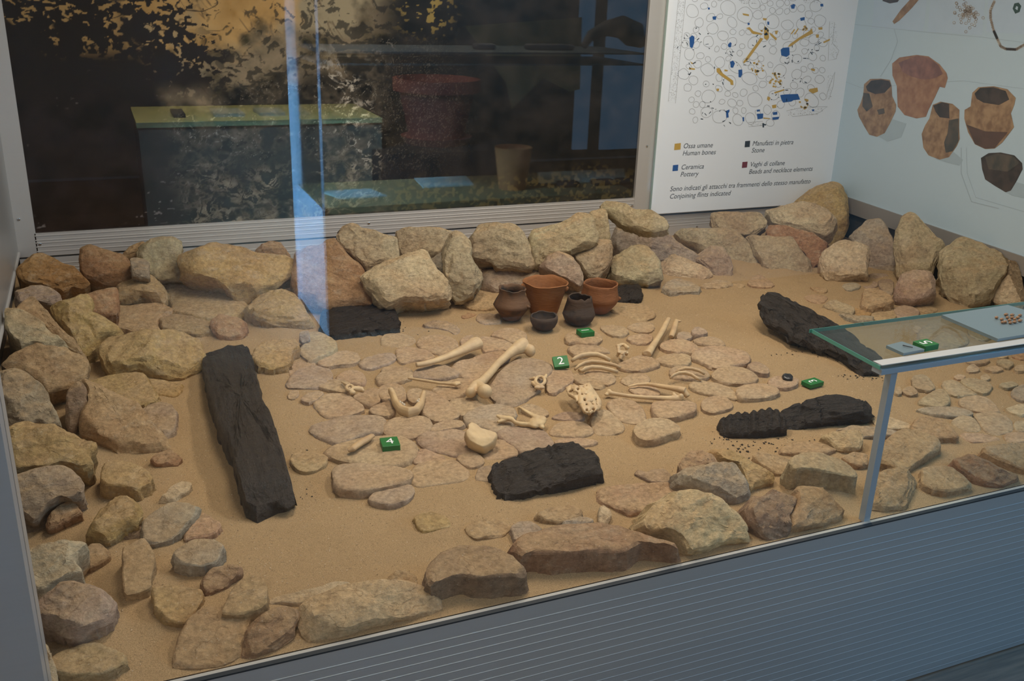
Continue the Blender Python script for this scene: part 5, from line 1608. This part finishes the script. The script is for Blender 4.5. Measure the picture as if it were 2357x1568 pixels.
for (cx, cy, R_, k) in ((885, 470, 42, 16), (1010, 555, 46, 22), (1205, 718, 32, 12), (940, 220, 34, 10), (1215, 200, 20, 6)):
    for _ in range(k):
        a, q = rp.uniform(0, 6.28), R_ * math.sqrt(rp.random())
        if cx == 1205:
            q = R_ * rp.uniform(0.7, 1.0)
        x, y, s_ = cx + q * math.cos(a), cy + 1.15 * q * math.sin(a), rp.uniform(5, 11)
        YEL.append([(x + s_ * math.cos(b + a), y + s_ * rp.uniform(0.7, 1.1) * math.sin(b + a)) for b in (0, 1.3, 2.4, 3.5, 4.9)])
flat_polys('bone_marks', [[t3(*q) for q in p_] for p_ in YEL], ink('yellow', (0.58, 0.36, 0.035)), plan, pp, 0.0009, PN)
BLU = [[(412, 262), (430, 245), (447, 255), (445, 300), (432, 335), (415, 325)], [(1045, 345), (1060, 332), (1105, 328), (1108, 380), (1085, 395), (1050, 385)], [(695, 428), (715, 420), (728, 440), (715, 470), (698, 468)],
       [(752, 485), (778, 482), (780, 515), (768, 538), (753, 535)], [(1042, 660), (1080, 655), (1165, 652), (1180, 690), (1135, 695), (1120, 705), (1062, 712), (1050, 690)], [(880, 790), (925, 788), (922, 822), (885, 828)],
       [(665, 770), (690, 760), (690, 775), (682, 785), (685, 815), (668, 818)], [(990, 780), (1022, 775), (1022, 795), (992, 798)], [(988, 815), (1035, 810), (1030, 828), (990, 832)], [(780, 815), (792, 812), (792, 842), (782, 842)],
       [(880, 762), (902, 760), (902, 772), (880, 775)], [(1115, 38), (1135, 28), (1148, 32), (1140, 60), (1120, 60)], [(1180, 125), (1212, 118), (1212, 138), (1185, 145)], [(1320, 28), (1340, 25), (1342, 45), (1322, 45)], [(678, 312), (695, 292), (705, 300), (700, 328), (685, 328)],
       [(572, 115), (600, 112), (595, 138), (575, 135)], [(540, 52), (553, 52), (553, 66), (542, 66)], [(815, 160), (830, 158), (830, 172), (818, 174)], [(1262, 760), (1278, 758), (1278, 772), (1265, 772)], [(952, 150), (966, 150), (966, 172), (954, 172)]]
flat_polys('pottery_marks', [[t3(*q) for q in p_] for p_ in BLU], ink('blue', (0.012, 0.085, 0.33)), plan, pp, 0.0009, PN)
BLK = []
for _ in range(90):
    x, y = rp.choice([(580, 590), (1150, 420), (1030, 670), (540, 760), (930, 300), (1300, 310), (640, 380), (440, 300), (780, 440), (450, 480), (1240, 340), (1150, 560), (660, 800)])
    x += rp.gauss(0, 45)
    y += rp.gauss(0, 40)
    a, l_, w_ = rp.uniform(0, 3.14), rp.uniform(3, 12), rp.uniform(1.4, 3)
    ca_, sa_ = math.cos(a), math.sin(a)
    BLK.append([(x + l_ * ca_ - w_ * sa_, y + l_ * sa_ + w_ * ca_), (x - l_ * ca_ - w_ * sa_, y - l_ * sa_ + w_ * ca_), (x - l_ * ca_ + w_ * sa_, y - l_ * sa_ - w_ * ca_), (x + l_ * ca_ + w_ * sa_, y + l_ * sa_ - w_ * ca_)])
BLK += [[(918, 855), (930, 855), (930, 885), (920, 885)], [(930, 860), (945, 862), (944, 870), (930, 870)]]
flat_polys('stone_tool_marks', [[t3(*q) for q in p_] for p_ in BLK], ink('black', (0.02, 0.02, 0.02)), plan, pp, 0.0009, PN)
for nm, p_, c_ in (('legend_yellow', [(310, 998), (353, 993), (350, 1038), (306, 1042)], INK['yellow']), ('legend_blue', [(298, 1147), (335, 1143), (332, 1185), (294, 1188)], INK['blue']),
                   ('legend_black', [(799, 980), (834, 977), (830, 1020), (795, 1022)], INK['black']), ('legend_red', [(780, 1125), (816, 1122), (811, 1163), (776, 1166)], ink('red', (0.18, 0.015, 0.02)))):
    flat_polys('legend_square', [[t3(*q) for q in p_]], c_, plan, pp, 0.0009, PN)
M_TXT = ink('text', (0.055, 0.055, 0.065))
for body, x, y, sz in (('Ossa umane', 367, 1030, 0.0335), ('Human bones', 362, 1080, 0.0335), ('Ceramica', 352, 1177, 0.0335), ('Pottery', 347, 1227, 0.0335), ('Manufatti in pietra', 847, 1012, 0.0335), ('Stone', 841, 1060, 0.0335),
                       ('Vaghi di collane', 830, 1157, 0.0335), ('Beads and necklace elements', 822, 1208, 0.0335), ('Sono indicati gli attacchi tra frammenti dello stesso manufatto', 275, 1328, 0.0335), ('Conjoining flints indicated', 272, 1380, 0.0335)):
    a = pp(*t3(x, y))
    text_mesh('text_line', body, sz, a, (1, 0, 0), (0, 0, 1), M_TXT, plan, shear=0.22, lift=0.0)

# ------------------------------------------------------------------ pottery board on the right wall
RP0 = rw(0, 0, 0.004)
M_BOARD = plain('board_pale_green', (0.47, 0.60, 0.69), 0.35)
brd = empty('pottery_board', rw(1.0, ZT, 0.004))
tag(brd, 'pale blue-green board printed with pots and beads on the right wall', 'panel')
MB().prism([rw(-0.02, ZT, 0.004), rw(2.5, ZT, 0.004), rw(2.5, 1.5, 0.004), rw(-0.02, 1.5, 0.004)], RN, 0.012).build('board', M_BOARD, brd)


def rp_(x, y, lift=0.0008):
    return on_plane(x, y, RP0 + RN * lift, RN)


def t4(x, y):
    return (1900 + x / 2.53, y / 2.53)


def printed(name, pts, mat, lift, parent=None):
    o = flat_polys(name, [[t4(*q) for q in pts]], mat, parent or brd, lambda x, y, l_: rp_(x, y, l_), lift, RN)
    return o


def pmat(name, c, d, sc=18):
    m, t, b = nt_new(name)
    p = wpos(t)
    t.links.new(mix(t, ramp(t, noise(t, p, sc, 5, 0.6), [(0.38, 0), (0.62, 1)]), c, d), b.inputs['Base Color'])
    b.inputs['Roughness'].default_value = 0.4
    return m


P_TAN = pmat('print_tan', (0.38, 0.255, 0.15), (0.22, 0.135, 0.08), 26)
P_ORG = pmat('print_orange', (0.38, 0.225, 0.14), (0.28, 0.15, 0.095), 24)
P_DRK = pmat('print_dark', (0.035, 0.035, 0.035), (0.075, 0.060, 0.055))
P_PNK = pmat('print_pink', (0.30, 0.16, 0.13), (0.18, 0.10, 0.09))
P_SOOT = pmat('print_soot', (0.06, 0.065, 0.06), (0.12, 0.10, 0.08))
P_SHAD = pmat('print_soft_shadow', (0.36, 0.46, 0.53), (0.39, 0.50, 0.57), 8)
P_LINE = plain('print_line', (0.38, 0.48, 0.55), 0.4)
# soft print shadows and ghost lines belong to the printed photograph itself
printed('print_backdrop', [(300, 790), (380, 690), (470, 720), (440, 800), (360, 825)], P_SHAD, 0.0006)
printed('print_backdrop', [(640, 925), (740, 880), (800, 930), (780, 965), (700, 945)], P_SHAD, 0.0006)
printed('print_backdrop', [(1040, 1115), (1110, 1060), (1180, 1080), (1180, 1160), (1090, 1140)], P_SHAD, 0.0006)
m = MB()
stroke(m, [t4(*q) for q in ((790, 860), (790, 1010), (850, 1175), (1010, 1215))], 2.2, rp_, 0.0005, False)
stroke(m, [t4(*q) for q in ((820, 860), (825, 1010), (875, 1150), (1180, 1240))], 1.2, rp_, 0.0005, False)
stroke(m, [t4(*q) for q in ((400, 170), (420, 240), (380, 350), (320, 445))], 1.2, rp_, 0.0005, False)
stroke(m, [t4(*q) for q in ((150, 140), (560, 185), (900, 215), (1180, 250))], 1.0, rp_, 0.0005, False)
stroke(m, [t4(*q) for q in ((100, 470), (210, 512), (800, 470), (1180, 520))], 0.8, rp_, 0.0005, False)
m.build('ghost_lines', P_LINE, brd)
for x0, x1 in ((275, 580), (600, 920), (940, 1260)):
    printed('photo_field', [(x0 + 15, -60), (x1 + 15, -60), (x1 - 8, 205 if x0 > 300 else 180), (x0 - 5, 165 if x0 < 300 else 185)], pmat('print_field', (0.46, 0.58, 0.70), (0.48, 0.60, 0.72)), 0.0003)


def printed_pot(parts, nm='printed_pot'):
    base = None
    for k, (pts, mat) in enumerate(parts):
        o = printed(nm if k == 0 else 'print_detail', pts, mat, 0.0009 + 0.0003 * k, base)
        base = base or o


printed_pot([([(225, 490), (260, 460), (320, 458), (375, 465), (385, 500), (388, 560), (412, 610), (408, 650), (375, 720), (345, 775), (300, 797), (255, 785), (225, 735), (195, 680), (185, 640), (205, 600), (220, 550)], P_TAN),
             ([(235, 505), (265, 470), (320, 462), (372, 472), (382, 500), (345, 540), (290, 548), (245, 530)], P_DRK), ([(220, 540), (255, 545), (275, 620), (240, 650), (215, 620)], P_SOOT), ([(300, 640), (340, 630), (345, 660), (310, 668)], P_SOOT)])
printed_pot([([(388, 370), (430, 335), (530, 320), (600, 328), (665, 375), (705, 425), (712, 455), (695, 512), (665, 505), (640, 560), (600, 640), (585, 680), (530, 690), (460, 670), (420, 620), (415, 500), (390, 440)], P_ORG),
             ([(425, 365), (530, 325), (600, 335), (660, 380), (685, 430), (640, 455), (570, 465), (500, 445), (450, 420)], P_PNK)])
printed_pot([([(625, 610), (670, 592), (740, 605), (780, 640), (778, 740), (782, 810), (765, 850), (720, 915), (665, 930), (600, 905), (570, 860), (560, 780), (580, 730), (605, 690)], P_TAN),
             ([(628, 615), (680, 595), (720, 605), (722, 690), (665, 683), (640, 650)], P_DRK), ([(720, 700), (775, 690), (775, 820), (740, 880), (700, 890), (690, 830), (710, 780)], P_SOOT)])
printed_pot([([(855, 540), (890, 508), (980, 502), (1060, 520), (1108, 570), (1100, 610), (1080, 660), (1098, 740), (1080, 765), (1030, 830), (985, 865), (930, 868), (870, 840), (830, 770), (808, 690), (810, 640), (845, 620)], P_TAN),
             ([(868, 545), (900, 512), (980, 508), (1050, 530), (1070, 580), (1010, 612), (920, 598), (880, 575)], P_DRK), ([(820, 725), (930, 765), (1060, 770), (985, 862), (930, 866), (870, 838)], pmat('print_brown', (0.13, 0.08, 0.065), (0.09, 0.06, 0.05)))])
printed_pot([([(905, 920), (950, 892), (1020, 888), (1100, 905), (1145, 950), (1148, 985), (1110, 1060), (1080, 1110), (1050, 1120), (990, 1085), (930, 1045), (912, 985)], P_DRK),
             ([(930, 915), (1000, 893), (1095, 910), (1130, 950), (1060, 1000), (950, 985)], P_SOOT)], 'printed_bowl')
printed('printed_stick', [(390, 125), (440, 55), (500, -10), (560, -20), (500, 50), (430, 120), (400, 140)], P_TAN, 0.0009)
printed('printed_flint', [(330, 5), (350, -15), (440, -15), (420, 12), (375, 20)], P_DRK, 0.0009)
m = MB()
rb = random.Random(9)
for _ in range(75):
    x, y, s_ = rb.gauss(830, 34), rb.gauss(75, 34), 8
    stroke(m, [t4(x + s_ * math.cos(a_ * 1.047), y + s_ * math.sin(a_ * 1.047)) for a_ in range(6)], 1.3, rp_, 0.0010)
m.build('printed_beads', pmat('print_shell', (0.50, 0.46, 0.40), (0.25, 0.20, 0.16), 60), brd)
neck = [(985, 5), (960, 60), (962, 110), (980, 180), (1000, 225), (1020, 270), (1050, 285), (1110, 288), (1140, 270), (1180, 250)]
for k in range(len(neck) - 1):
    (a0_, b0_), (a1_, b1_) = neck[k], neck[k + 1]
    for i in range(5):
        f_ = (i + 0.5) / 5
        x, y = a0_ + (a1_ - a0_) * f_, b0_ + (b1_ - b0_) * f_
        s_ = 9
        printed('printed_necklace_bead', [(x + s_ * math.cos(q), y + s_ * math.sin(q)) for q in (0, 1.05, 2.1, 3.14, 4.2, 5.2)], P_DRK if k in (3, 6) else MATS['print_shell'], 0.0010)
printed('printed_green_bead', [(1090, 50), (1100, 20), (1125, 15), (1140, 35), (1130, 70), (1105, 80)], pmat('print_green', (0.03, 0.07, 0.065), (0.05, 0.10, 0.09)), 0.0009)
printed('print_detail', [(1105, 50), (1112, 35), (1122, 40), (1118, 60)], M_BOARD, 0.0012)

# ------------------------------------------------------------------ the museum room behind the viewer (seen mirrored in the case glass)
def mv(x, y, Yv):
    """point of the room whose mirror image in the front glass stands at depth Yv"""
    q = on_y(x, y, Yv)
    q[1] = 2 * YF - q[1]
    return q


tag(MB().box((-5, -6.2, FLOOR_Z), (8, -6.1, 3.4)).build('wall_room', plain('room_wall', (0.16, 0.17, 0.17), 0.8)), kind=S)
VA, VB = 4.51, 5.14
ya, yb2 = 2 * YF - VA, 2 * YF - VB
xa = mv(738, 300, VA)[0]
xe = mv(1484, 200, VA)[0]
za, zd = mv(1100, 121, VA)[2], mv(1100, 462, VA)[2]
M_DAY = metal_mat('pale_vitrine_frame', (0.80, 0.84, 0.88), 0.5, 0.0)
M_VGL = glass_mat('vitrine_glass', 1.45, (0.96, 0.98, 0.99))
M_DECK = plain('vitrine_deck', (0.40, 0.25, 0.10), 0.6)
vt = empty('museum_vitrine', (xa, ya, FLOOR_Z))
tag(vt, 'tall glass vitrine with shelves across the room, mirrored in the case glass', 'vitrine')
tag(MB().box((xe + 0.25, ya - 0.3, FLOOR_Z), (7.5, ya - 0.2, 2.6)).build('wall_veil', plain('veil_white', (0.72, 0.74, 0.74), 0.8)), kind=S)  # added unseen wall, its pale reflection veils the right of the case glass
wp = abs(mv(662, 300, VB)[0] - mv(641, 300, VB)[0])
MB().box((xa - wp * 0.5, yb2 - 0.03, FLOOR_Z), (xa + wp * 0.5, yb2, 1.9)).build('corner_post', M_DAY, vt)
MB().box((xa - 0.004, ya - 0.006, FLOOR_Z), (xa + 0.006, ya, 1.9)).build('corner_post', M_DAY, vt)
MB().box((xe, ya - 0.03, FLOOR_Z), (xe + 0.03, ya, 1.9)).build('corner_post', plain('dark_post', (0.05, 0.05, 0.05), 0.5), vt)
MB().box((xa - 0.003, yb2, FLOOR_Z + 0.05), (xa + 0.003, ya, 1.9)).build('side_pane', M_VGL, vt)
MB().box((xa - 0.006, yb2, FLOOR_Z), (xa - 0.001, ya - 0.006, zd)).build('side_panel', M_DAY, vt)
MB().box((xa, yb2, zd - 0.03), (xe, ya - 0.01, zd)).build('deck', M_DECK, vt)
MB().box((xa, yb2, FLOOR_Z), (xe, ya - 0.012, zd - 0.03)).build('plinth', plain('dark_plinth', (0.02, 0.02, 0.02), 0.7), vt)
for zz_ in (za, za - 0.055):
    MB().box((xa + 0.01, yb2 + 0.1, zz_ - 0.008), (xe, ya - 0.02, zz_)).build('shelf', plain('grey_shelf', (0.10, 0.11, 0.10), 0.4), vt)


def room_thing(name, mb, mat, label, cat, org):
    return tag(mb.build(name, mat, origin=org, smooth=math.radians(50)), label, cat)


M_TERRA = plain('terracotta', (0.75, 0.25, 0.07), 0.8, grain=0.25, gscale=40)
M_TERRD = plain('dark_terracotta', (0.34, 0.09, 0.06), 0.8)
c = mv(1180, 408, VA + 0.25)
c[2] = zd
s_ = 0.5 * np.linalg.norm(mv(1220, 340, VA + 0.25) - mv(1140, 340, VA + 0.25))
hh = mv(1180, 338, VA + 0.25)[2] - zd
room_thing('terracotta_pot', MB().lathe(c, [(0.001, 0), (s_ * 0.72, 0), (s_ * 0.9, hh * 0.6), (s_, hh), (s_ * 0.92, hh), (s_ * 0.8, hh * 0.5), (0.001, 0.02)], 28), M_TERRA, 'small rough terracotta pot on the vitrine deck, mirrored in the glass', 'pot', c)
c = mv(1005, 318, 6.2)
s_ = 0.5 * np.linalg.norm(mv(1105, 190, 6.2) - mv(912, 190, 6.2))
hh = mv(1005, 180, 6.2)[2] - c[2]
fp = empty('flower_pot', c)
tag(fp, 'big dark flower pot on a saucer behind the vitrine, mirrored in the glass', 'flower pot')
MB().lathe(c, [(0.001, 0), (s_ * 0.62, 0), (s_ * 0.86, hh * 0.78), (s_, hh * 0.8), (s_, hh), (s_ * 0.9, hh), (s_ * 0.8, hh * 0.7), (0.001, hh * 0.7)], 32).build('pot', M_TERRD, fp, smooth=math.radians(40))
MB().lathe(c - (0, 0, 0.03), [(0.001, 0), (s_ * 0.72, 0), (s_ * 0.82, 0.05), (s_ * 0.76, 0.05), (0.001, 0.02)], 32).build('saucer', M_TERRD, fp, smooth=math.radians(40))
MB().box((c[0] - 0.5, c[1] - 0.4, FLOOR_Z), (c[0] + 0.5, c[1] + 0.4, c[2] - 0.03)).build('stand', plain('dark_stand', (0.03, 0.03, 0.03), 0.7), fp)
M_DKOBJ = plain('dark_artefact', (0.045, 0.04, 0.04), 0.7, grain=0.3)
m = MB().tube([mv(1343, 108, VA + .2), mv(1360, 82, VA + .2), mv(1395, 66, VA + .2), mv(1430, 62, VA + .2), mv(1460, 80, VA + .2), mv(1480, 104, VA + .2)], [0.018, 0.028, 0.04, 0.06, 0.07, 0.02], 14)
room_thing('curved_horn', m, M_DKOBJ, 'dark curved horn on the upper vitrine shelf, mirrored in the glass', 'horn', mv(1410, 110, VA + .2))
for k, (x0, x1, y) in enumerate(((1290, 1335, 397), (1370, 1418, 392), (1425, 1456, 400), (1215, 1320, 118), (1095, 1140, 118))):
    a_, b_ = mv(x0, y, VA + 0.2), mv(x1, y, VA + 0.2)
    zb_ = zd if y > 300 else za
    m = MB().box((a_[0], a_[1] - 0.06, zb_), (b_[0], a_[1] + 0.02, zb_ + 0.03))
    o = m.build('stone_tool', M_DKOBJ, origin=(a_[0], a_[1], zb_))
    bv = o.modifiers.new('edge', 'BEVEL')
    bv.width, bv.segments = 0.012, 3
    tag(o, ('leftmost of the three dark stone tools on the vitrine deck', 'middle one of the three dark stone tools on the vitrine deck', 'rightmost of the three dark stone tools on the vitrine deck',
            'long dark stone tool on the upper vitrine shelf', 'short dark stone tool on the upper vitrine shelf')[k], 'stone tool', 'stone tools in the mirrored vitrine')
M_TILE = plain('pale_tile', (0.62, 0.64, 0.52), 0.5)
for k, (x0, x1, y0, y1) in enumerate(((780, 890, 455, 440), (975, 1090, 430, 398), (1240, 1440, 420, 380))):
    Q_ = [on_z(x0, y0, zd + 0.008), on_z(x1, y0 - 6, zd + 0.008), on_z(x1 - 40, y1 - 6, zd + 0.008), on_z(x0 - 40, y1, zd + 0.008)]
    Q_ = [np.array([q[0], min(max(2 * YF - q[1], yb2 + 0.02), ya - 0.03), q[2]]) for q in Q_]
    o = MB().prism(Q_, (0, 0, 1), 0.008).build('display_tile', M_TILE, origin=Q_[0] - (0, 0, 0.008))
    tag(o, ('left', 'middle', 'right')[k] + ' pale tile on the mirrored vitrine deck', 'tile')
M_CLOTH = plain('banner_cloth', (0.34, 0.36, 0.24), 0.9)
o = MB().prism([mv(x, y, 6.6) for x, y in ((1070, 60), (1340, 40), (1335, 205), (1312, 212), (1250, 180), (1178, 252), (1165, 190))], (0, 1, 0), 0.004).build('cloth_banner', M_CLOTH, origin=mv(1178, 252, 6.6))
tag(o, 'pale green cloth banner hanging in the room, mirrored in the glass', 'banner')
# bright window with a blind at the far side of the room
wz = empty('window_2', mv(1310, 345, 7.6))
tag(wz, kind=S)
mw, tw, bw = nt_new('daylit_blind')
bw.inputs['Base Color'].default_value = (0.4, 0.5, 0.6, 1)
bw.inputs['Emission Color'].default_value = (0.22, 0.55, 1.0, 1)
bw.inputs['Emission Strength'].default_value = 0.6
for k in range(2):
    a_, b_ = mv(1318 + 62 * k, 345, 7.6), mv(1372 + 130 * k, 0, 7.6)
    MB().box((a_[0], a_[1] - 0.02, a_[2]), (b_[0], a_[1], 2.6)).build('window_pane', mw, wz)
# lit counter vitrine further left
VC = 6.0
yc = 2 * YF - VC
cl, cr_ = mv(312, 275, VC)[0], mv(880, 268, VC)[0]
zc = mv(560, 278, VC)[2]
ct = empty('lit_counter', (cl, yc, FLOOR_Z))
tag(ct, 'long display counter with a yellow-lit top across the room, mirrored in the glass', 'counter')
MB().box((cl, yc - 0.75, zc - 0.03), (cr_, yc, zc)).build('counter_top', plain('counter_top', (0.62, 0.60, 0.26), 0.7), ct)
MB().box((cl + 0.01, yc - 0.7, FLOOR_Z), (cr_, yc - 0.02, zc - 0.03)).build('counter_front', plain('counter_front', (0.26, 0.20, 0.13), 0.7), ct)
for k, (x0, x1) in enumerate(((400, 428), (495, 565), (600, 660))):
    a_, b_ = mv(x0, 260, VC + 0.15), mv(x1, 260, VC + 0.15)
    o = MB().box((a_[0], yc - 0.45, zc), (b_[0], yc - 0.18, zc + 0.02)).build('exhibit_card', M_DKOBJ if k == 0 else M_TILE, origin=(a_[0], yc - 0.3, zc))
    tag(o, ('dark small exhibit on the yellow-lit counter', 'left pale card on the yellow-lit counter', 'right pale card on the yellow-lit counter')[k], 'exhibit')
area('counter_lamp', ((cl + cr_) / 2, yc - 0.2, 1.45), ((cl + cr_) / 2, yc - 0.3, zc), 1.6, 0.1, 42, (1.0, 0.85, 0.5))
area('vitrine_lamp', ((xa + xe) / 2, (ya + yb2) / 2, 1.5), ((xa + xe) / 2, (ya + yb2) / 2, 0), 1.0, 0.1, 20, (1.0, 0.92, 0.75))
